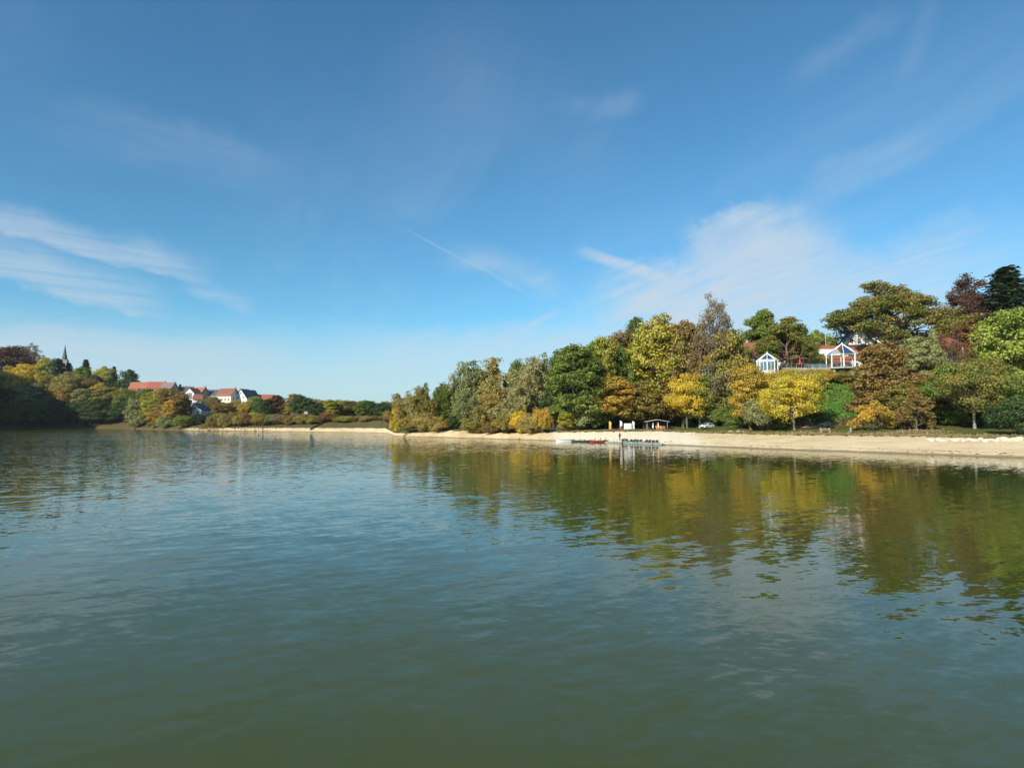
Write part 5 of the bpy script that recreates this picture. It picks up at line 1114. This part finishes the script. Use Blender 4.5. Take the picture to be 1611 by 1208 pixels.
def person():
    p = gp(974.8, 146.6); z = max(p.z, .0); r = empty('person', (p.x, p.y, z), R(200), 'person in dark jacket and trousers standing beside the pedal boats', 'person')
    J = {'pel': (0, 0, .95), 'wa': (0, -.01, 1.12), 'ch': (0, 0, 1.34), 'nk': (0, .01, 1.50), 'hd0': (0, -.02, 1.58), 'hd': (0, -.02, 1.68), 'top': (0, -.01, 1.76),
         'sl': (.19, 0, 1.42), 'el': (.26, .04, 1.14), 'wl': (.24, -.10, .92), 'sr': (-.19, 0, 1.42), 'er': (-.27, .02, 1.15), 'wr': (-.22, -.18, 1.02),
         'hl': (.10, 0, .92), 'kl': (.12, -.02, .50), 'al': (.13, .03, .10), 'tl': (.14, -.13, .04), 'hr': (-.10, 0, .92), 'kr': (-.11, -.05, .50), 'ar': (-.12, 0, .10), 'tr': (-.13, -.16, .04)}
    rad = {'pel': .15, 'wa': .14, 'ch': .16, 'nk': .055, 'hd0': .07, 'hd': .095, 'top': .06, 'sl': .075, 'el': .052, 'wl': .034, 'sr': .075, 'er': .052, 'wr': .034, 'hl': .095, 'kl': .065, 'al': .045, 'tl': .035, 'hr': .095, 'kr': .065, 'ar': .045, 'tr': .035}
    E = [('pel', 'wa'), ('wa', 'ch'), ('ch', 'nk'), ('nk', 'hd0'), ('hd0', 'hd'), ('hd', 'top'), ('ch', 'sl'), ('sl', 'el'), ('el', 'wl'), ('ch', 'sr'), ('sr', 'er'), ('er', 'wr'), ('pel', 'hl'), ('hl', 'kl'), ('kl', 'al'), ('al', 'tl'), ('pel', 'hr'), ('hr', 'kr'), ('kr', 'ar'), ('ar', 'tr')]
    for s in ('l', 'r'):
        w = Vector(J['w' + s]); sg = 1 if s == 'l' else -1; J['p' + s] = tuple(w + Vector((0, -.03, -.08))); rad['p' + s] = .032; E.append(('w' + s, 'p' + s))
        for k in range(5):
            nm = f'f{k}{s}'; dx = (-.03 + .02 * k); J[nm] = tuple(w + (Vector((dx, -.05, -.165 + abs(k - 2) * .012)) if k < 4 else Vector((-.05 * sg, -.06, -.09)))); rad[nm] = .009; E.append(('p' + s, nm))
    ks = list(J); me = bpy.data.meshes.new('body'); me.from_pydata([J[k] for k in ks], [(ks.index(a), ks.index(b)) for a, b in E], []); me.update()
    o = link('body', me, None, r); md = o.modifiers.new('skin', 'SKIN')
    for i, k in enumerate(ks): me.skin_vertices[0].data[i].radius = (rad[k], rad[k] * (.8 if k in ('ch', 'wa', 'pel') else 1)); me.skin_vertices[0].data[i].use_root = (k == 'pel')
    o.modifiers.new('sub', 'SUBSURF').levels = 1; o.modifiers['sub'].render_levels = 1
    dg = bpy.context.evaluated_depsgraph_get(); m2 = bpy.data.meshes.new_from_object(o.evaluated_get(dg)); o.modifiers.clear(); o.data = m2
    for m in (mat('jacket', (.03, .035, .05), .8), mat('trousers', (.035, .035, .045), .85), mat('skin', (.45, .27, .19), .6), DARKP): m2.materials.append(m)
    for f in m2.polygons:
        c = f.center; hand = c.z < 1.04 and abs(c.x) > .19 and c.z > .7
        f.material_index = 2 if (c.z > 1.50 or (hand and c.z < (.93 if c.x > 0 else 1.02))) else (0 if c.z > .93 or hand else (3 if c.z < .10 else 1)); f.use_smooth = True
    h = MB(); n = 10
    vs = [(math.cos(6.283 * i / n) * q, .01 + math.sin(6.283 * i / n) * q * 1.1, zz) for zz, q in ((1.66, .098), (1.74, .098), (1.79, .06)) for i in range(n)] + [(0, .01, 1.805)]
    h.add(vs, [(k * n + i, k * n + (i + 1) % n, (k + 1) * n + (i + 1) % n, (k + 1) * n + i) for k in range(2) for i in range(n) if not (k == 0 and 6 <= i <= 8)] + [(20 + i, 20 + (i + 1) % n, 30) for i in range(n)]); h.build('hair', mat('hair', (.03, .02, .015), .7), r, smooth=True)
    f = MB(); f.add([(-.015, -.115, 1.66), (.015, -.115, 1.66), (0, -.14, 1.645), (0, -.11, 1.70)], [(0, 1, 2), (0, 2, 3), (1, 3, 2)]); f.build('nose', MATS['skin'], r)
    for sx in (-.035, .035): MB().box((sx, -.112, 1.69), (.022, .012, .01)).build('eye', DARKP, r)
    MB().box((0, -.108, 1.625), (.05, .012, .01)).build('mouth', mat('lips', (.3, .12, .1), .6), r)
person()

# ------------------------------------------------------------------ lawn furniture and stones
def bench():
    p = gp(1298, 130); r = empty('park_bench', (p.x, p.y, p.z), R(-6), 'wooden park bench with pale legs beside the yellow maple', 'bench')
    for k in range(4): MB().box((0, -.18 + k * .13, .46), (2.1, .11, .05)).build('slat', WOOD, r)
    for k in range(3): MB().box((0, .30 + k * .03, .62 + k * .14), (2.1, .04, .11)).build('back_slat', WOOD, r)
    for sx in (-.85, .85): MB().box((sx, 0, .21), (.12, .5, .42)).box((sx, .30, .55), (.10, .08, .8)).build('leg', PALE_STONE, r)
bench()
def bin_():
    p = gp(1338, 128); r = empty('litter_bin', (p.x, p.y, p.z), 0, 'grey metal litter bin standing on the lawn', 'bin')
    MB().tube((0, 0, .12), (0, 0, .92), .27, .29, n=16).build('body', STEEL, r); MB().tube((0, 0, .92), (0, 0, .99), .31, .31, n=16).build('rim', CONC, r); MB().tube((0, 0, -.1), (0, 0, .12), .08, n=8).build('foot', STEEL, r); MB().tube((0, 0, .99), (0, 0, 1.08), .20, .1, n=12).build('lid', STEEL, r)
bin_()
def rock_mesh(seed):
    rg = np.random.default_rng(seed); bm = bmesh.new(); bmesh.ops.create_icosphere(bm, subdivisions=2, radius=1)
    pl = [(v / np.linalg.norm(v), rg.uniform(.62, .95)) for v in rg.normal(size=(9, 3))]
    for v in bm.verts:
        c = np.array(v.co)
        for n_, d in pl:
            k = c @ n_
            if k > d: c = c - n_ * (k - d)
        v.co = c * (1 + .05 * rg.normal())
    me = bpy.data.meshes.new('boulder'); bm.to_mesh(me); bm.free(); me.materials.append(PALE_STONE); return me
ROCKS = [rock_mesh(i) for i in range(4)]
def rock(px, Y, s, lab, grp=None, dz=0.0):
    p = gp(px, Y); o = link('boulder', ROCKS[trng.randrange(4)]); o.location = (p.x, p.y, p.z + s[2] * .25 + dz); o.scale = s; o.rotation_euler = (trng.uniform(-.2, .2), trng.uniform(-.2, .2), trng.uniform(-.35, .35)); tag(o, lab, 'boulder', grp); return o
row = [1463, 1474, 1483, 1491, 1499, 1508, 1516, 1525, 1533, 1541, 1549, 1557, 1566]
for i, px in enumerate(row):
    yy = 98 + (1611 - px) * .052 + 14.0 * (i % 2) * .09 - 1.2
    rock(px, yy + 2.2, (trng.uniform(.55, .95), trng.uniform(.4, .6), trng.uniform(.28, .42)), ('pale boulder at the left end of the stone row on the sand' if i == 0 else 'pale boulder in the middle of the low stone row at the right'), 'boulders in the low stone row')
rock(1577, 102.5, (1.2, .7, .5), 'large pale boulder below the dark bush at the right edge', 'boulders in the low stone row'); rock(1590, 102, (.8, .6, .4), 'pale boulder between the two largest at the right edge', 'boulders in the low stone row'); rock(1602, 101, (.85, .7, .55), 'rounded pale boulder at the very right end of the stone row', 'boulders in the low stone row')
for px, Y, s, lab in ((1084, 149.5, .7, 'brown-grey rock on the crest of the sand below the car'), (1091, 150.0, .5, 'smaller rock on the sand crest below the car'), (1150, 147, .8, 'pale flat rock left of the grey-green bush'), (1161, 147, .7, 'pale flat rock in the middle before the grey-green bush'), (1170, 146, .6, 'pale flat rock nearest the grey-green bush'),
                      (1450, 91.5, .22, 'small white stone on the wet sand'), (1461, 92.5, .16, 'smaller white stone beside the one on the wet sand'), (867, 165, .5, 'pale rock on the sand beside the footbridge')):
    rock(px, Y, (s, s * .6, s * .35), lab)
def footbridge():
    p = gp(876, 176); r = empty('footbridge', (p.x, p.y, p.z), R(-4), 'small grey footbridge with low railing in the gap beside the orange bush', 'bridge')
    for k in range(10): MB().box((-1.6 + k * .36, 0, .45), (.33, 1.8, .08)).build('plank', CONC, r)
    for sy in (-.8, .8):
        MB().box((0, sy, .33), (3.8, .2, .22)).build('beam', DARKP, r)
        MB().box((0, sy, 1.35), (3.8, .08, .08)).build('handrail', STEEL, r)
        for sx in (-1.7, 0, 1.7): MB().box((sx, sy, .9), (.09, .09, .88)).build('post', STEEL, r)
    for sx in (-1.75, 1.75): MB().box((sx, 0, .0), (.4, 1.8, .5)).build('abutment', CONC, r)
footbridge()
def far_things():
    # slipway of dark steps running down the far dam
    a = gp(519, 328); b = gp(489.5, 298); r = empty('dam_stairway', (b.x, b.y, max(b.z, 0)), 0, 'dark stairway running diagonally down the far dam to the water', 'stairs'); n = 46
    for i in range(n):
        t = i / (n - 1); x = b.x + (a.x - b.x) * t; y = b.y + (a.y - b.y) * t; z = ground_z(x, y) + .10
        if i == 0: o = MB().box((0, 0, 0), (.7, 1.0, .25)).build('step', mat('dark_steps', (.075, .068, .06), .9), r); me = o.data
        else: o = link('step', me, None, r)
        o.location = (x - b.x, y - b.y, z - max(b.z, 0)); o.rotation_euler = (0, 0, math.atan2(a.y - b.y, a.x - b.x) - math.pi / 2)
    for off in (-.42, .42):
        q = MB(); d = (a - b); sd = Vector((d.y, -d.x, 0)).normalized() * off
        for i in range(12):
            p0 = b.lerp(a, i / 12); p1 = b.lerp(a, (i + 1) / 12); z0 = ground_z(p0.x, p0.y) + .35; z1 = ground_z(p1.x, p1.y) + .35
            q.beam(Vector((p0.x - b.x, p0.y - b.y, z0 - max(b.z, 0))) + sd, Vector((p1.x - b.x, p1.y - b.y, z1 - max(b.z, 0))) + sd, .15, .35)
        q.build('side_wall', MATS['dark_steps'], r)
    p = gp(481, 345); e = empty('gauge_hut', (p.x, p.y, p.z), R(20), 'tiny white hut among the trees behind the far dam', 'hut'); h = at(481, 644.5, 345).z - p.z
    MB().box((0, 0, h / 2 - .6), (1.8, 1.8, h - 1.0)).build('wall', WHITE, e); MB().add([(-1.1, -1.1, h - 1.1), (1.1, -1.1, h - 1.1), (1.1, 1.1, h - 1.1), (-1.1, 1.1, h - 1.1), (0, 0, h)], [(0, 1, 2, 3), (0, 1, 4), (1, 2, 4), (2, 3, 4), (3, 0, 4)]).build('roof', SLATE, e); MB().box((0, -.93, h / 2 - .6), (.8, .06, 1.8)).build('door', DARKWOOD, e)
    p = gp(413.5, 309); e = empty('water_post', (p.x, p.y, 0), 0, 'dark gauge post standing in the water before the far sand', 'post'); MB().tube((0, 0, -1.5), (0, 0, 1.5), .16, .14, n=10).build('shaft', DARKP, e); MB().tube((0, 0, 1.5), (0, 0, 1.62), .2, n=10).build('cap', DARKP, e)
far_things()

# ------------------------------------------------------------------ path, ground cover and dry grass
def path():
    pts = [gp(px, Y) for px, Y in ((1262, 140), (1285, 141), (1305, 142), (1322, 143.5), (1340, 145.5), (1352, 147), (1365, 149.5))]; v = []; f = []
    for i, p in enumerate(pts):
        d = (pts[min(i + 1, len(pts) - 1)] - pts[max(i - 1, 0)]); s = Vector((-d.y, d.x, 0)).normalized()
        for k in range(4): q = p + s * (k - 1.5) * .55; v.append((q.x, q.y, ground_z(q.x, q.y) + .10))
    for i in range(len(pts) - 1):
        for k in range(3): f.append((i * 4 + k, i * 4 + k + 1, i * 4 + k + 5, i * 4 + k + 4))
    o = link('dirt_path', mesh_np('dirt_path', v, f, True), mat('dirt_path', (.42, .32, .22), .95, var=.2)); o['kind'] = 'structure'
path()
def cover(name, lab, area, n, leaf, hgt, A, B, seed, up=.7):
    """area: function rg -> (px, Y) picks a spot; leaves stand on the ground there"""
    rg = np.random.default_rng(seed); P = []
    for _ in range(n // 8):
        px, Y = area(rg); g = gp(px, Y); c = np.array([g.x, g.y, g.z]); h = hgt * rg.uniform(.3, 1)
        P.append(c + rg.normal(size=(8, 3)) * np.array([hgt * .5, hgt * .5, 0]) + np.array([0, 0, 1]) * rg.uniform(0, h, (8, 1)))
    P = np.vstack(P); N = rg.normal(size=P.shape) * .6 + np.array([0, -.4, up]); V, F, ti, va = leaves(rg, P, N, leaf, leaf * .6, fnoise(P * .8, seed))
    o = link(name, crown_mesh(name, V, F, ti, va)); o['kind'] = 'stuff'; o['label'] = lab; o['category'] = 'ground cover'; o.color = (*A, 1); o['leaf_b'] = B; return o
def hillspot(r):
    px = r.uniform(860, 1640); f = r.uniform(-.05, 1); return px, kY(px, 2) + (kY(px, 4) - kY(px, 2)) * f
def ivyspot(r):
    px = r.uniform(1266, 1352); f = r.uniform(.12, .98); return px, kY(px, 2) + (kY(px, 4) - kY(px, 2)) * f
cover('ivy_ground_cover', 'bright green creeper covering the open slope below the gazebo', ivyspot, 26000, .17, .55, (.075, .21, .025), (.12, .24, .035), 5)
cover('slope_undergrowth', 'low undergrowth on the wooded hillside', hillspot, 42000, .2, .8, (.10, .10, .025), (.16, .11, .03), 6)
def edge(r):
    px = r.uniform(870, 1640); return px, kY(px, 1) + abs(r.normal()) * 2.0 + .4
cover('dry_grass_fringe', 'dry straw-coloured grass along the top edge of the sand', edge, 22000, .13, .35, (.28, .21, .10), (.16, .15, .05), 7, .1)
cover('far_grass_fringe', 'dry grass along the far dam', lambda r: (r.uniform(300, 616), r.uniform(312, 342)), 9000, .2, .3, (.14, .11, .05), (.11, .11, .035), 8, .4)
cover('far_undergrowth', 'brown undergrowth between the bushes on the far dam', lambda r: (r.uniform(318, 618), 337 + r.normal() * 4), 14000, .28, 2.2, (.15, .085, .04), (.13, .12, .04), 12, .3)
cover('reed_tufts', 'tan grass tuft heap on the lawn edge beside the thin brown tree', lambda r: (1443 + r.normal() * 16, 117.5 + abs(r.normal()) * 1.5), 5000, .15, .9, (.30, .21, .13), (.22, .18, .09), 9, .1)

# ------------------------------------------------------------------ pebbles and drift litter on the sand
def pebbles(name, lab, n, lo, hi, size, m, seed, flat=.5):
    rg = np.random.default_rng(seed); base = np.array([(0, 0, 1), (1, 0, 0), (0, 1, 0), (-1, 0, 0), (0, -1, 0), (0, 0, -.6)], float); tri = np.array([(0, 1, 2), (0, 2, 3), (0, 3, 4), (0, 4, 1), (5, 2, 1), (5, 3, 2), (5, 4, 3), (5, 1, 4)]); V = []; F = []
    for i in range(n):
        px = rg.uniform(640, 1640); f = rg.uniform(lo, hi); Y = kY(px, 0) + (kY(px, 1) - kY(px, 0)) * f; g = gp(px, Y); s = size * rg.lognormal(0, .5); a = rg.uniform(0, 6.28); c, q = math.cos(a), math.sin(a)
        v = base * np.array([s, s * rg.uniform(.5, 1), s * flat]) * rg.uniform(.8, 1.2, (6, 1)); v = v @ np.array([[c, q, 0], [-q, c, 0], [0, 0, 1]]) + np.array([g.x, g.y, g.z + s * flat * .25]); V.append(v); F.append(tri + 6 * i)
    o = link(name, mesh_np(name, np.vstack(V), np.vstack(F)), m); o['kind'] = 'stuff'; o['label'] = lab; o['category'] = 'pebbles'
pebbles('beach_pebbles', 'small pale pebbles scattered over the sand', 500, .05, 1.05, .08, PALE_STONE, 31)
pebbles('drift_litter', 'dark drift litter along the old waterlines', 260, .06, .22, .13, mat('drift', (.12, .085, .05), .95, var=.3), 32, .25)


# ------------------------------------------------------------------ thin autumn haze
def haze():
    m = bpy.data.materials.new('haze'); m.use_nodes = True; tr = m.node_tree; tr.nodes.clear(); w = NT(tr); o = w.n('ShaderNodeOutputMaterial'); v = w.n('ShaderNodeVolumePrincipled')
    v.inputs['Color'].default_value = (0.88, 0.93, 1.0, 1); v.inputs['Density'].default_value = 0.00006; v.inputs['Anisotropy'].default_value = 0.2; tr.links.new(v.outputs[0], o.inputs['Volume'])
    h = MB().box((0, 0, 36), (7400, 7400, 82)).build('haze', m); h['kind'] = 'stuff'; h['label'] = 'thin autumn haze over the lake and its banks'; h['category'] = 'haze'
haze()
